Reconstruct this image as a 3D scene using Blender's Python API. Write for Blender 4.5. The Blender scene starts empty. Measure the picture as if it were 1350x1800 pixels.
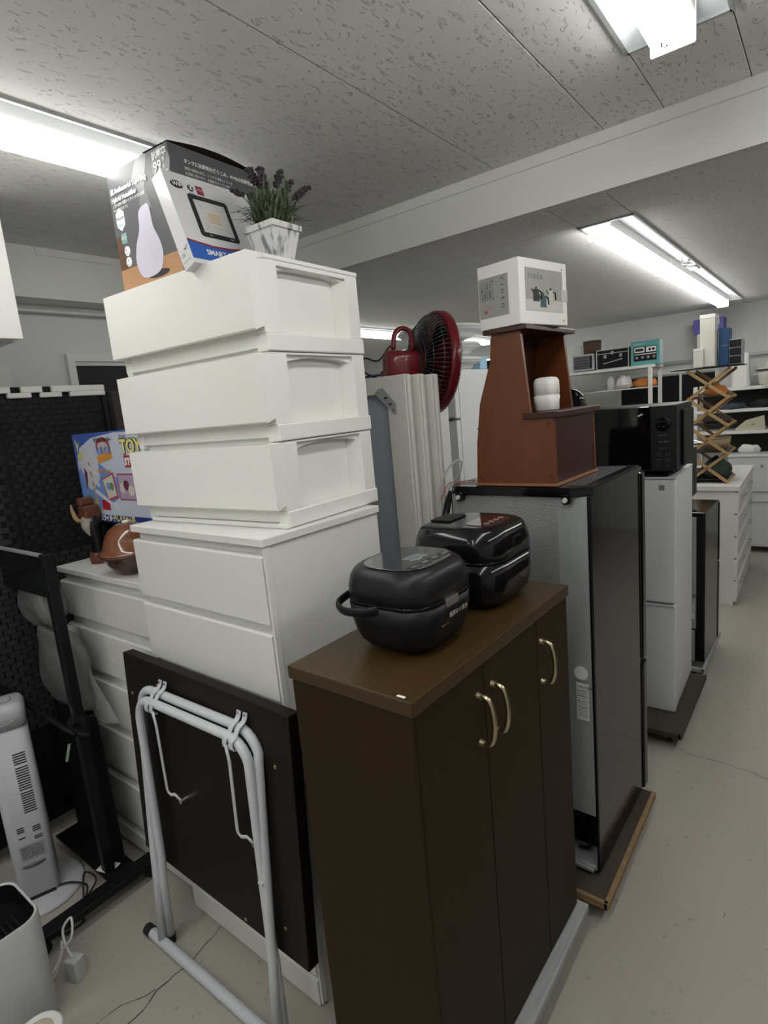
import bpy, bmesh, math, random
from mathutils import Matrix, Vector
random.seed(7)
PI = math.pi
sc = bpy.context.scene
COL = sc.collection

# ---------------------------------------------------------------- camera
cam_d = bpy.data.cameras.new('camera')
cam = bpy.data.objects.new('camera', cam_d)
COL.objects.link(cam)
cam_d.sensor_fit = 'HORIZONTAL'
cam_d.sensor_width = 36.0
cam_d.lens = 36.0 * 1010.4 / 1350.0
cam_d.clip_start = 0.02
YAW, PITCH, ROLL = math.radians(38.263), math.radians(10.115), math.radians(-5.27)
fw = Vector((-math.sin(YAW) * math.cos(PITCH), math.cos(YAW) * math.cos(PITCH), -math.sin(PITCH)))
r0 = Vector((math.cos(YAW), math.sin(YAW), 0))
u0 = r0.cross(fw)
rx = r0 * math.cos(ROLL) + u0 * math.sin(ROLL)
up = -r0 * math.sin(ROLL) + u0 * math.cos(ROLL)
cam.matrix_world = Matrix(((rx.x, up.x, -fw.x, 0), (rx.y, up.y, -fw.y, 0), (rx.z, up.z, -fw.z, 1.7), (0, 0, 0, 1)))
sc.camera = cam

# ---------------------------------------------------------------- world, exposure
w = bpy.data.worlds.new('world')
sc.world = w
w.use_nodes = True
w.node_tree.nodes['Background'].inputs[0].default_value = (0.85, 0.83, 0.78, 1)
w.node_tree.nodes['Background'].inputs[1].default_value = 0.3
sc.view_settings.view_transform = 'Standard'
sc.view_settings.look = 'None'
sc.view_settings.exposure = 0.92
sc.view_settings.gamma = 1.0
sc.view_settings.use_curve_mapping = False
LAMP = 7.0          # radiance of the LED diffusers

# ---------------------------------------------------------------- materials
MATS = {}
def mat(name, col, rough=0.5, metal=0.0, var=0.04, nscale=12.0, bump=0.0, bscale=60.0, coat=0.0, alpha=1.0,
        trans=0.0, emit=0.0, stretch=(1, 1, 1), col2=None, ior=1.45, spec=0.5):
    if name in MATS:
        return MATS[name]
    m = bpy.data.materials.new(name)
    m.use_nodes = True
    nt = m.node_tree
    b = nt.nodes['Principled BSDF']
    tc = nt.nodes.new('ShaderNodeTexCoord')
    mp = nt.nodes.new('ShaderNodeMapping')
    mp.inputs['Scale'].default_value = stretch
    nt.links.new(tc.outputs['Object'], mp.inputs[0])
    nz = nt.nodes.new('ShaderNodeTexNoise')
    nz.inputs['Scale'].default_value = nscale
    nz.inputs['Detail'].default_value = 5
    nt.links.new(mp.outputs[0], nz.inputs['Vector'])
    mx = nt.nodes.new('ShaderNodeMix')
    mx.data_type = 'RGBA'
    a = tuple(max(0, c * (1 - var)) for c in col)
    c2 = col2 if col2 else tuple(min(1, c * (1 + var)) for c in col)
    mx.inputs[6].default_value = (*a, 1)
    mx.inputs[7].default_value = (*c2, 1)
    nt.links.new(nz.outputs[0], mx.inputs[0])
    nt.links.new(mx.outputs[2], b.inputs['Base Color'])
    b.inputs['Roughness'].default_value = rough
    b.inputs['Metallic'].default_value = metal
    b.inputs['Coat Weight'].default_value = coat
    b.inputs['Coat Roughness'].default_value = 0.04
    b.inputs['Alpha'].default_value = alpha
    b.inputs['Transmission Weight'].default_value = trans
    b.inputs['IOR'].default_value = ior
    b.inputs['Specular IOR Level'].default_value = spec
    if emit:
        b.inputs['Emission Color'].default_value = (*col, 1)
        b.inputs['Emission Strength'].default_value = emit
    if bump:
        n2 = nt.nodes.new('ShaderNodeTexNoise')
        n2.inputs['Scale'].default_value = bscale
        n2.inputs['Detail'].default_value = 4
        nt.links.new(mp.outputs[0], n2.inputs['Vector'])
        bp = nt.nodes.new('ShaderNodeBump')
        bp.inputs['Strength'].default_value = bump
        bp.inputs['Distance'].default_value = 0.002
        nt.links.new(n2.outputs[0], bp.inputs['Height'])
        nt.links.new(bp.outputs[0], b.inputs['Normal'])
    MATS[name] = m
    return m

def ceiling_material():
    m = mat('ceiling board', (0.78, 0.78, 0.76), 0.85, var=0.03, nscale=3)
    nt = m.node_tree
    b = nt.nodes['Principled BSDF']
    tc = nt.nodes.new('ShaderNodeTexCoord')
    mp = nt.nodes.new('ShaderNodeMapping')
    mp.inputs['Scale'].default_value = (1.0, 0.36, 1.0)
    nt.links.new(tc.outputs['Object'], mp.inputs[0])
    dn = nt.nodes.new('ShaderNodeTexNoise')
    dn.inputs['Scale'].default_value = 45
    nt.links.new(mp.outputs[0], dn.inputs['Vector'])
    ad = nt.nodes.new('ShaderNodeMix')
    ad.data_type = 'RGBA'; ad.blend_type = 'LINEAR_LIGHT'
    ad.inputs[0].default_value = 0.02
    nt.links.new(mp.outputs[0], ad.inputs[6])
    nt.links.new(dn.outputs[1], ad.inputs[7])
    v = nt.nodes.new('ShaderNodeTexNoise')
    v.inputs['Scale'].default_value = 95
    v.inputs['Detail'].default_value = 1.5
    nt.links.new(ad.outputs[2], v.inputs['Vector'])
    r = nt.nodes.new('ShaderNodeValToRGB')
    r.color_ramp.elements[0].position = 0.315; r.color_ramp.elements[0].color = (0, 0, 0, 1)
    r.color_ramp.elements[1].position = 0.355; r.color_ramp.elements[1].color = (1, 1, 1, 1)
    nt.links.new(v.outputs[0], r.inputs[0])
    bp = nt.nodes.new('ShaderNodeBump')
    bp.inputs['Strength'].default_value = 1.0
    bp.inputs['Distance'].default_value = 0.007
    mc = nt.nodes.new('ShaderNodeMix'); mc.data_type = 'RGBA'
    old = b.inputs['Base Color'].links[0].from_socket
    nt.links.new(r.outputs[0], mc.inputs[0])
    mc.inputs[6].default_value = (0.70, 0.70, 0.685, 1)
    nt.links.new(old, mc.inputs[7])
    nt.links.new(mc.outputs[2], b.inputs['Base Color'])
    nt.links.new(r.outputs[0], bp.inputs['Height'])
    nt.links.new(bp.outputs[0], b.inputs['Normal'])
    return m

def floor_material():
    m = mat('concrete floor', (0.395, 0.372, 0.322), 0.45, var=0.10, nscale=1.3, bump=0.15, bscale=90)
    nt = m.node_tree
    b = nt.nodes['Principled BSDF']
    tc = nt.nodes.new('ShaderNodeTexCoord')
    n = nt.nodes.new('ShaderNodeTexNoise')
    n.inputs['Scale'].default_value = 14
    n.inputs['Detail'].default_value = 9
    n.inputs['Roughness'].default_value = 0.7
    nt.links.new(tc.outputs['Object'], n.inputs['Vector'])
    r = nt.nodes.new('ShaderNodeMapRange')
    r.inputs[3].default_value = 0.32; r.inputs[4].default_value = 0.62
    nt.links.new(n.outputs[0], r.inputs[0])
    nt.links.new(r.outputs[0], b.inputs['Roughness'])
    # speckle of small dark pits
    v = nt.nodes.new('ShaderNodeTexNoise'); v.inputs['Scale'].default_value = 38; v.inputs['Detail'].default_value = 3
    nt.links.new(tc.outputs['Object'], v.inputs['Vector'])
    cr = nt.nodes.new('ShaderNodeValToRGB')
    cr.color_ramp.elements[0].position = 0.66; cr.color_ramp.elements[0].color = (0, 0, 0, 1)
    cr.color_ramp.elements[1].position = 0.74; cr.color_ramp.elements[1].color = (0.5, 0.5, 0.5, 1)
    nt.links.new(v.outputs[0], cr.inputs[0])
    mx = nt.nodes.new('ShaderNodeMix'); mx.data_type = 'RGBA'
    old = b.inputs['Base Color'].links[0].from_socket
    nt.links.new(cr.outputs[0], mx.inputs[0])
    nt.links.new(old, mx.inputs[6])
    mx.inputs[7].default_value = (0.16, 0.145, 0.12, 1)
    nt.links.new(mx.outputs[2], b.inputs['Base Color'])
    return m

WHITE = mat('white plastic', (0.80, 0.80, 0.765), 0.45, var=0.015, nscale=4, bump=0.05, bscale=300)
CHEST = mat('white melamine', (0.72, 0.72, 0.69), 0.42, var=0.02, nscale=3)
CHESTG = mat('off white melamine', (0.66, 0.66, 0.63), 0.45, var=0.02, nscale=3)
WALL = mat('painted wall', (0.66, 0.67, 0.65), 0.85, var=0.02, nscale=2, bump=0.08, bscale=180)
TRIM = mat('white trim paint', (0.72, 0.72, 0.69), 0.6, var=0.02)
CEIL = ceiling_material()
FLOOR = floor_material()
BLACKG = mat('glossy black paint', (0.005, 0.005, 0.006), 0.12, var=0.1, coat=0.15, spec=0.35)
BLACKP = mat('black plastic', (0.006, 0.006, 0.007), 0.42, spec=0.3, var=0.1, bump=0.05, bscale=400)
BLACKM = mat('matt black metal', (0.006, 0.006, 0.007), 0.45, spec=0.3, var=0.15)
CHAR = mat('charcoal plastic', (0.010, 0.010, 0.012), 0.36, spec=0.35, var=0.1, bump=0.06, bscale=500)
STEEL = mat('galvanised steel', (0.42, 0.44, 0.44), 0.38, metal=0.55, var=0.06, bump=0.9, bscale=170)
STEELS = mat('smooth grey steel', (0.40, 0.43, 0.43), 0.40, metal=0.35, var=0.03)
CHROME = mat('chrome', (0.7, 0.7, 0.7), 0.18, metal=1.0)
BRASS = mat('brushed brass', (0.50, 0.43, 0.28), 0.28, metal=1.0, var=0.06)
TUBE = mat('grey white enamel', (0.56, 0.59, 0.62), 0.30, var=0.03, bump=0.03, bscale=80)
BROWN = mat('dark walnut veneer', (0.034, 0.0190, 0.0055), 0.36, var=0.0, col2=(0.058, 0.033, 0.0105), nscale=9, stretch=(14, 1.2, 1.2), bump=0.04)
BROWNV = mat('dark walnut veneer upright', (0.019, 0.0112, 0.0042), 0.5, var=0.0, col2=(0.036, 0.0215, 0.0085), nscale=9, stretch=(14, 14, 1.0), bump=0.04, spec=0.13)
DTOP = mat('espresso laminate', (0.007, 0.0045, 0.004), 0.45, var=0.0, col2=(0.013, 0.008, 0.0065), nscale=6, stretch=(1, 8, 8), spec=0.18)
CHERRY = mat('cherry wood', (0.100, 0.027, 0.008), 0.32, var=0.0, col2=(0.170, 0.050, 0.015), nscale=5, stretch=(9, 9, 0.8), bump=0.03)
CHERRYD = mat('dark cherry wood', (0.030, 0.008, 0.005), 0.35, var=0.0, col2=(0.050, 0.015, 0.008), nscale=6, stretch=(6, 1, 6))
PLY = mat('worn plywood', (0.13, 0.080, 0.040), 0.8, var=0.0, col2=(0.40, 0.27, 0.14), nscale=14, stretch=(1, 6, 6), bump=0.3)
PLYD = mat('dirty plywood', (0.030, 0.024, 0.017), 0.8, var=0.0, col2=(0.075, 0.058, 0.04), nscale=10, bump=0.3)
GREYW = mat('grey painted wood', (0.26, 0.28, 0.28), 0.6, var=0.0, col2=(0.40, 0.42, 0.42), nscale=9, stretch=(8, 1, 8), bump=0.2)
BEECH = mat('beech slat', (0.42, 0.27, 0.12), 0.5, var=0.12, nscale=10)
RED = mat('dark red enamel', (0.20, 0.010, 0.018), 0.28, var=0.05, coat=0.3)
WIRE = mat('black wire', (0.14, 0.14, 0.145), 0.25, metal=0.7)
FRIDGEW = mat('white fridge enamel', (0.68, 0.70, 0.71), 0.35, var=0.02, bump=0.08, bscale=250)
RUBBER = mat('black rubber', (0.015, 0.015, 0.015), 0.8)
CARDW = mat('white card', (0.78, 0.78, 0.75), 0.6, var=0.015)
PAPER = mat('white paper', (0.75, 0.75, 0.74), 0.6)
INKD = mat('dark print', (0.02, 0.02, 0.022), 0.6)
INKG = mat('grey print', (0.28, 0.28, 0.28), 0.6)
INKW = mat('white print', (0.8, 0.8, 0.8), 0.5)
INKR = mat('red print', (0.5, 0.05, 0.04), 0.5)
BLUE = mat('blue print', (0.035, 0.12, 0.46), 0.4)
CORDW = mat('white cord', (0.7, 0.7, 0.68), 0.4)
GREYP = mat('light grey plastic', (0.48, 0.49, 0.51), 0.45, var=0.03)
LED = mat('lamp diffuser', (1.0, 0.985, 0.955), 0.5, var=0, emit=LAMP)
CAPM = mat('glowing end cap', (0.9, 0.9, 0.88), 0.5, var=0, emit=0.5)
REFL = mat('lamp tray enamel', (0.55, 0.57, 0.60), 0.35, var=0.02)

# ---------------------------------------------------------------- mesh helpers
I4 = Matrix.Identity(4)
def new():
    return bmesh.new()
def tv(M, v):
    return M @ Vector(v)
def addfaces(bm, vs, fs, M=I4, mi=0):
    bv = [bm.verts.new(M @ Vector(v)) for v in vs]
    out = []
    for f in fs:
        try:
            fc = bm.faces.new([bv[i] for i in f]); fc.material_index = mi; out.append(fc)
        except ValueError:
            pass
    return bv, out
def box(bm, x0, x1, y0, y1, z0, z1, M=I4, bev=0.0, mi=0, seg=1):
    x0, x1 = min(x0, x1), max(x0, x1); y0, y1 = min(y0, y1), max(y0, y1); z0, z1 = min(z0, z1), max(z0, z1)
    vs = [(x0, y0, z0), (x1, y0, z0), (x1, y1, z0), (x0, y1, z0), (x0, y0, z1), (x1, y0, z1), (x1, y1, z1), (x0, y1, z1)]
    fs = [(0, 3, 2, 1), (4, 5, 6, 7), (0, 1, 5, 4), (1, 2, 6, 5), (2, 3, 7, 6), (3, 0, 4, 7)]
    bv, fc = addfaces(bm, vs, fs, M, mi)
    if bev > 0:
        es = list({e for f in fc for e in f.edges})
        bmesh.ops.bevel(bm, geom=es, offset=bev, segments=seg, affect='EDGES', profile=0.6)
    return bv
def prism(bm, pts, d0, d1, axis='y', M=I4, mi=0):
    """pts 2D polygon, extruded along axis; axis y: pts=(x,z); x: pts=(y,z); z: pts=(x,y)"""
    def mk(p, d):
        return {'y': (p[0], d, p[1]), 'x': (d, p[0], p[1]), 'z': (p[0], p[1], d)}[axis]
    n = len(pts)
    vs = [mk(p, d0) for p in pts] + [mk(p, d1) for p in pts]
    fs = [tuple(range(n)), tuple(range(2 * n - 1, n - 1, -1))] + [(i, i + n, (i + 1) % n + n, (i + 1) % n) for i in range(n)]
    _, fc = addfaces(bm, vs, fs, M, mi)
    bmesh.ops.recalc_face_normals(bm, faces=fc)
def cyl(bm, p0, p1, ra, rb=None, seg=16, M=I4, mi=0, caps=True):
    rb = ra if rb is None else rb
    p0, p1 = Vector(p0), Vector(p1)
    d = (p1 - p0).normalized()
    a = Vector((0, 0, 1)) if abs(d.z) < 0.9 else Vector((1, 0, 0))
    u = d.cross(a).normalized(); v = d.cross(u)
    vs = []
    for p, r in ((p0, ra), (p1, rb)):
        for i in range(seg):
            t = 2 * PI * i / seg
            vs.append(p + u * math.cos(t) * r + v * math.sin(t) * r)
    fs = [(i, (i + 1) % seg, (i + 1) % seg + seg, i + seg) for i in range(seg)]
    if caps:
        fs += [tuple(range(seg - 1, -1, -1)), tuple(range(seg, 2 * seg))]
    _, fc = addfaces(bm, vs, fs, M, mi)
    bmesh.ops.recalc_face_normals(bm, faces=fc)
def smooth_pts(pts, n=6, closed=False):
    P = [Vector(p) for p in pts]
    out = []
    m = len(P)
    rng = range(m if closed else m - 1)
    for i in rng:
        a = P[(i - 1) % m] if (closed or i > 0) else P[0]
        b, c = P[i], P[(i + 1) % m]
        d = P[(i + 2) % m] if (closed or i + 2 < m) else P[-1]
        for k in range(n):
            t = k / n
            out.append(0.5 * ((2 * b) + (-a + c) * t + (2 * a - 5 * b + 4 * c - d) * t * t + (-a + 3 * b - 3 * c + d) * t ** 3))
    if not closed:
        out.append(P[-1])
    return out
def tube(bm, pts, r, seg=8, closed=False, M=I4, mi=0, rs=None, flat=1.0):
    P = [Vector(p) for p in pts]
    n = len(P)
    rings = []
    prev = None
    for i in range(n):
        a = P[i - 1] if (i > 0 or closed) else P[i]
        b = P[(i + 1) % n] if (i < n - 1 or closed) else P[i]
        d = (b - a)
        if d.length < 1e-9: d = Vector((0, 0, 1))
        d.normalize()
        if prev is None:
            h = Vector((0, 0, 1)) if abs(d.z) < 0.9 else Vector((1, 0, 0))
            u = (h - d * h.dot(d)).normalized()
        else:
            u = (prev - d * prev.dot(d))
            u = u.normalized() if u.length > 1e-6 else prev
        prev = u
        v = d.cross(u)
        rr = rs[i] if rs else r
        rings.append([bm.verts.new(M @ (P[i] + u * math.cos(2 * PI * k / seg) * rr + v * math.sin(2 * PI * k / seg) * rr * flat)) for k in range(seg)])
    fcs = []
    m = n if closed else n - 1
    for i in range(m):
        A, B = rings[i], rings[(i + 1) % n]
        for k in range(seg):
            f = bm.faces.new((A[k], A[(k + 1) % seg], B[(k + 1) % seg], B[k])); f.material_index = mi; f.smooth = True; fcs.append(f)
    if not closed:
        for R in (rings[0], rings[-1]):
            f = bm.faces.new(R); f.material_index = mi; fcs.append(f)
    bmesh.ops.recalc_face_normals(bm, faces=fcs)
def lathe(bm, prof, c=(0, 0, 0), seg=32, M=I4, mi=0):
    rings = []
    for r, z in prof:
        if r < 1e-5:
            rings.append([bm.verts.new(M @ Vector((c[0], c[1], c[2] + z)))])
        else:
            rings.append([bm.verts.new(M @ Vector((c[0] + r * math.cos(2 * PI * k / seg), c[1] + r * math.sin(2 * PI * k / seg), c[2] + z))) for k in range(seg)])
    fcs = []
    for A, B in zip(rings, rings[1:]):
        for k in range(seg):
            a0, a1 = A[k % len(A)], A[(k + 1) % len(A)]
            b0, b1 = B[k % len(B)], B[(k + 1) % len(B)]
            vs = []
            for q in (a0, a1, b1, b0):
                if q not in vs: vs.append(q)
            if len(vs) > 2:
                f = bm.faces.new(vs); f.material_index = mi; f.smooth = True; fcs.append(f)
    for R in (rings[0], rings[-1]):
        if len(R) > 1:
            f = bm.faces.new(R); f.material_index = mi; fcs.append(f)
    bmesh.ops.recalc_face_normals(bm, faces=fcs)
def rrect(hx, hy, r, n=6):
    r = min(r, hx * 0.999, hy * 0.999)
    out = []
    for cx, cy, a0 in ((hx - r, hy - r, 0), (-hx + r, hy - r, PI / 2), (-hx + r, -hy + r, PI), (hx - r, -hy + r, 1.5 * PI)):
        for k in range(n + 1):
            a = a0 + PI / 2 * k / n
            out.append((cx + r * math.cos(a), cy + r * math.sin(a)))
    return out
def loft(bm, secs, M=I4, mi=0, n=6, c=(0, 0), smooth=True, cap0=True, cap1=True):
    """secs: (z, half_x, half_y, corner radius[, cx, cy])"""
    rings = []
    for s in secs:
        cx, cy = (s[4], s[5]) if len(s) > 4 else c
        rings.append([bm.verts.new(M @ Vector((cx + x, cy + y, s[0]))) for x, y in rrect(s[1], s[2], s[3], n)])
    fcs = []
    L = len(rings[0])
    for A, B in zip(rings, rings[1:]):
        for k in range(L):
            f = bm.faces.new((A[k], A[(k + 1) % L], B[(k + 1) % L], B[k])); f.material_index = mi; f.smooth = smooth; fcs.append(f)
    if cap0:
        f = bm.faces.new(rings[0]); f.material_index = mi; fcs.append(f)
    if cap1:
        f = bm.faces.new(rings[-1]); f.material_index = mi; fcs.append(f)
    bmesh.ops.recalc_face_normals(bm, faces=fcs)
def face_y(x, y, z):      # plane facing -y: local X -> +x, local Y -> +z
    return Matrix(((1, 0, 0, x), (0, 0, -1, y), (0, 1, 0, z), (0, 0, 0, 1)))
def face_x(x, y, z):      # plane facing +x: local X -> +y, local Y -> +z
    return Matrix(((0, 0, 1, x), (1, 0, 0, y), (0, 1, 0, z), (0, 0, 0, 1)))
def flat(bm, pts, M, lift=0.0006, mi=0):
    """printed patch: a thin prism lying on plane M"""
    n = len(pts)
    b = 0.0
    vs = [(p[0], p[1], b) for p in pts] + [(p[0], p[1], lift) for p in pts]
    fs = [tuple(range(n, 2 * n))] + [(i, (i + 1) % n, (i + 1) % n + n, i + n) for i in range(n)]
    _, fc = addfaces(bm, vs, fs, M, mi)
    bmesh.ops.recalc_face_normals(bm, faces=fc)
def rect(x0, y0, x1, y1):
    return [(x0, y0), (x1, y0), (x1, y1), (x0, y1)]
def disc(cx, cy, r, n=18, ry=None):
    ry = ry or r
    return [(cx + r * math.cos(2 * PI * k / n), cy + ry * math.sin(2 * PI * k / n)) for k in range(n)]
def text(bm, s, size, M, lift=0.001, mi=0, align='LEFT', bold=0.0, sx=1.0):
    cu = bpy.data.curves.new('lettering', 'FONT')
    cu.body = s; cu.size = size; cu.align_x = align; cu.offset = bold; cu.resolution_u = 2
    o = bpy.data.objects.new('lettering', cu)
    me = bpy.data.meshes.new_from_object(o)
    k = len(bm.verts); kf = len(bm.faces)
    bm.from_mesh(me)
    bm.verts.ensure_lookup_table(); bm.faces.ensure_lookup_table()
    for v in bm.verts[k:]:
        v.co = M @ Vector((v.co.x * sx, v.co.y, lift))
    for f in bm.faces[kf:]:
        f.material_index = mi
    bpy.data.objects.remove(o); bpy.data.curves.remove(cu); bpy.data.meshes.remove(me)
def at2(M, x, y):
    return M @ Matrix.Translation((x, y, 0))

def obj(name, bm, mats, parent=None, kind=None, label=None, autosmooth=None):
    me = bpy.data.meshes.new(name)
    bm.to_mesh(me); bm.free()
    for m in (mats if isinstance(mats, (list, tuple)) else [mats]):
        me.materials.append(m)
    o = bpy.data.objects.new(name, me)
    COL.objects.link(o)
    if parent: o.parent = parent
    if name == 'lettering': kind = 'stuff'
    if kind: o['kind'] = kind
    if label: o['label'] = label
    return o
def thing(name, label, cat, loc=(0, 0, 0), rz=0, group=None):
    o = bpy.data.objects.new(name, None)
    COL.objects.link(o)
    o.location = loc; o.rotation_euler = (0, 0, math.radians(rz))
    o.empty_display_size = 0.05
    o['label'] = label; o['category'] = cat
    if group: o['group'] = group
    return o
def tag(o, label, cat, group=None, loc=None, rz=0):
    o['label'] = label; o['category'] = cat
    if group: o['group'] = group
    if loc: o.location = loc
    if rz: o.rotation_euler = (0, 0, math.radians(rz))
    return o
def struct(name, bm, m, parent=None):
    o = obj(name, bm, m, parent)
    if not parent: o['kind'] = 'structure'
    return o
def part_box(name, parent, m, *a, **k):
    bm = new(); box(bm, *a, **k); return obj(name, bm, m, parent)

# ================================================================ THE ROOM
ZA, ZB = 2.50, 2.42          # ceiling before and beyond the beam
YB = 2.055                   # face of the beam
YF = 7.08                    # far wall
XR = 1.45
bm = new(); box(bm, -6.1, XR + 0.1, -2.3, YF + 0.1, -0.1, 0)
floor = struct('floor', bm, FLOOR)
bm = new(); box(bm, -6.1, XR + 0.1, -2.3, YF + 0.1, 2.60, 2.66)
ceiling = struct('ceiling', bm, WALL)

def crack(bm, pts, w=0.002):
    P = []
    for a, b in zip(pts, pts[1:]):
        a, b = Vector((*a, 0)), Vector((*b, 0))
        k = max(2, int((b - a).length / 0.025))
        for i in range(k):
            q = a.lerp(b, i / k)
            P.append(q + Vector((random.uniform(-1, 1), random.uniform(-1, 1), 0)) * 0.006)
    P.append(Vector((*pts[-1], 0)))
    for i, (a, b) in enumerate(zip(P, P[1:])):
        d = (b - a).normalized(); n = Vector((-d.y, d.x, 0)) * w * random.uniform(0.5, 1.2)
        addfaces(bm, [a - n, b - n, b + n, a + n], [(0, 1, 2, 3)], Matrix.Translation((0, 0, 0.0006)))
bm = new()
crack(bm, [(-1.606, 0.93), (-1.573, 0.784), (-1.589, 0.663), (-1.561, 0.581), (-1.58, 0.45)])
crack(bm, [(-1.59, 0.663), (-1.639, 0.57), (-1.648, 0.505), (-1.70, 0.38)], 0.0013)
crack(bm, [(-0.66, 2.79), (-0.468, 2.703), (-0.30, 2.70), (-0.157, 2.668), (0.1, 2.62)], 0.0014)
crack(bm, [(-0.48, 1.15), (-0.40, 1.28), (-0.36, 1.30)], 0.0012)
obj('floor_crack', bm, INKD, floor, kind='stuff')
bm = new()
rs_ = random.Random(11)
for k in range(70):
    x, y = rs_.uniform(-0.45, 0.3), rs_.uniform(0.8, 3.5)
    if rs_.random() < .4: x, y = rs_.uniform(-2.0, -1.2), rs_.uniform(0.35, 0.85)
    l = rs_.uniform(0.003, 0.03); a = rs_.uniform(1.2, 2.0); w_s = rs_.uniform(0.0006, 0.0016)
    d = Vector((math.cos(a), math.sin(a), 0)); n = Vector((-d.y, d.x, 0)) * w_s; c_ = Vector((x, y, 0.0005))
    addfaces(bm, [c_ - n * .3, c_ + d * l * .5 - n, c_ + d * l, c_ + d * l * .5 + n], [(0, 1, 2, 3)])
obj('floor_scuff', bm, mat('scuff grey', (0.13, 0.12, 0.10), 0.8), floor, kind='stuff')

# ceiling panels laid round the lamp trays
def panels(xs, ys, z, holes):
    for i in range(len(xs) - 1):
        for j in range(len(ys) - 1):
            x0, x1, y0, y1 = xs[i], xs[i + 1], ys[j], ys[j + 1]
            segs = [(y0, y1)]
            for (hx0, hx1, hy0, hy1) in holes:
                if x0 < (hx0 + hx1) / 2 < x1:
                    ns = []
                    for a, b in segs:
                        if hy1 <= a or hy0 >= b: ns.append((a, b)); continue
                        if hy0 > a: ns.append((a, hy0))
                        if hy1 < b: ns.append((hy1, b))
                    segs = ns
            for a, b in segs:
                if b - a < 0.01: continue
                bm = new(); box(bm, x0 + 0.0012, x1 - 0.0012, a + 0.0012, b - 0.0012, z, z + 0.012, bev=0.0015)
                obj('ceiling_panel', bm, CEIL, ceiling)
TR = [(-1.80, -1.57, -0.95, 1.42, 1), (-0.425, -0.205, -1.2, 1.66, 1), (-0.93, -0.70, 2.78, 6.62, 3), (-3.52, -3.28, 2.9, 6.7, 3), (0.55, 0.77, 0.6, 5.4, 3)]
panels([-2.85, -1.80, -1.57, -0.98, -0.6, -0.425, -0.205, 0.55, XR], [-2.2, -1.5, -0.0, 2.06], ZA, [t[:4] for t in TR[:2]])
panels([-6.0, -5.1, -4.3, -3.52, -3.28, -2.5, -1.72, -0.93, -0.70, 0.0, 0.55, 0.77, XR], [2.1, 2.75, 4.3, 5.88, YF], ZB, [TR[2][:4], TR[3][:4], (0.55, 0.77, 2.1, 5.4)])

bm = new(); box(bm, -6.0, XR, YB, YB + 0.035, 2.325, 2.60); 
beam = struct('trim_1', bm, TRIM)
bm = new(); box(bm, -6.0, XR, YB - 0.007, YB + 0.001, 2.462, 2.4995, bev=0.001)
obj('cover_strip', bm, TRIM, beam)
bm = new(); box(bm, -2.95, -2.85, -2.2, 2.09, 0, 2.6); struct('wall_left', bm, WALL)
bm = new(); box(bm, -2.85, -2.67, -2.2, YB, 2.293, 2.5); lint = struct('trim_2', bm, TRIM)
bm = new(); box(bm, -2.671, -2.664, 1.19, YB - 0.01, 2.468, 2.4995, bev=0.001); obj('cover_strip', bm, TRIM, lint)
bm = new(); box(bm, -2.85, -2.80, 0.9, 2.05, 2.262, 2.293); struct('trim_3', bm, TRIM)
bm = new(); box(bm, -6.0, -2.95, 1.95, 2.055, 0, 2.6); struct('wall_left_return', bm, WALL)
bm = new(); box(bm, -6.1, -6.0, 1.95, YF, 0, 2.6); struct('wall_far_left', bm, WALL)
bm = new(); box(bm, -6.1, XR + 0.1, YF, YF + 0.1, 0, 2.6); struct('wall_front', bm, WALL)
bm = new(); box(bm, XR, XR + 0.1, -2.3, YF, 0, 2.6); struct('wall_right', bm, WALL)
bm = new(); box(bm, -2.95, XR, -2.3, -2.2, 0, 2.6); struct('wall_back', bm, WALL)
bm = new(); box(bm, -2.86, -2.80, 0.85, 1.055, 0, 2.03); struct('trim_4', bm, TRIM)

DARKGL = mat('dark window glass', (0.015, 0.016, 0.016), 0.3, var=0.1, spec=0.15)
def window(n, M, wd, ht, fr=0.035, mull=()):
    """frame on plane M, local origin lower left"""
    bm = new()
    for (a, b, c, d) in ((-fr, -fr, wd + fr, 0), (-fr, ht, wd + fr, ht + fr), (-fr, 0, 0, ht), (wd, 0, wd + fr, ht)):
        box(bm, a, c, b, d, 0.0, 0.03, M, bev=0.002)
    f = struct('window_%d' % n, bm, TRIM)
    bm = new(); box(bm, 0, wd, 0, ht, 0.001, 0.006, M); obj('pane', bm, DARKGL, f)
    for q in mull:
        bm = new(); box(bm, q - 0.012, q + 0.012, 0, ht, 0.004, 0.022, M, bev=0.002); obj('mullion', bm, TRIM, f)
    bm = new(); box(bm, 0, wd, ht - 0.018, ht, 0.004, 0.02, M); obj('blind_rail', bm, STEELS, f)
    return f
window(1, face_x(-2.85, 1.349, 1.25), 0.62, 0.80)
window(2, face_y(-1.93, YF, 1.44), 0.95, 0.35, 0.04, (0.62,))
bm = new(); box(bm, -1.6, -0.3, YF - 0.05, YF, 1.895, 1.925); struct('trim_5', bm, STEELS)
window(3, face_y(-4.2, YF, 1.5), 0.75, 0.72, 0.04, (0.4,)).children[0].data.materials[0] = mat('bluish daylight glass', (0.55, 0.8, 1.0), 0.3, var=0, emit=1.6)

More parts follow.
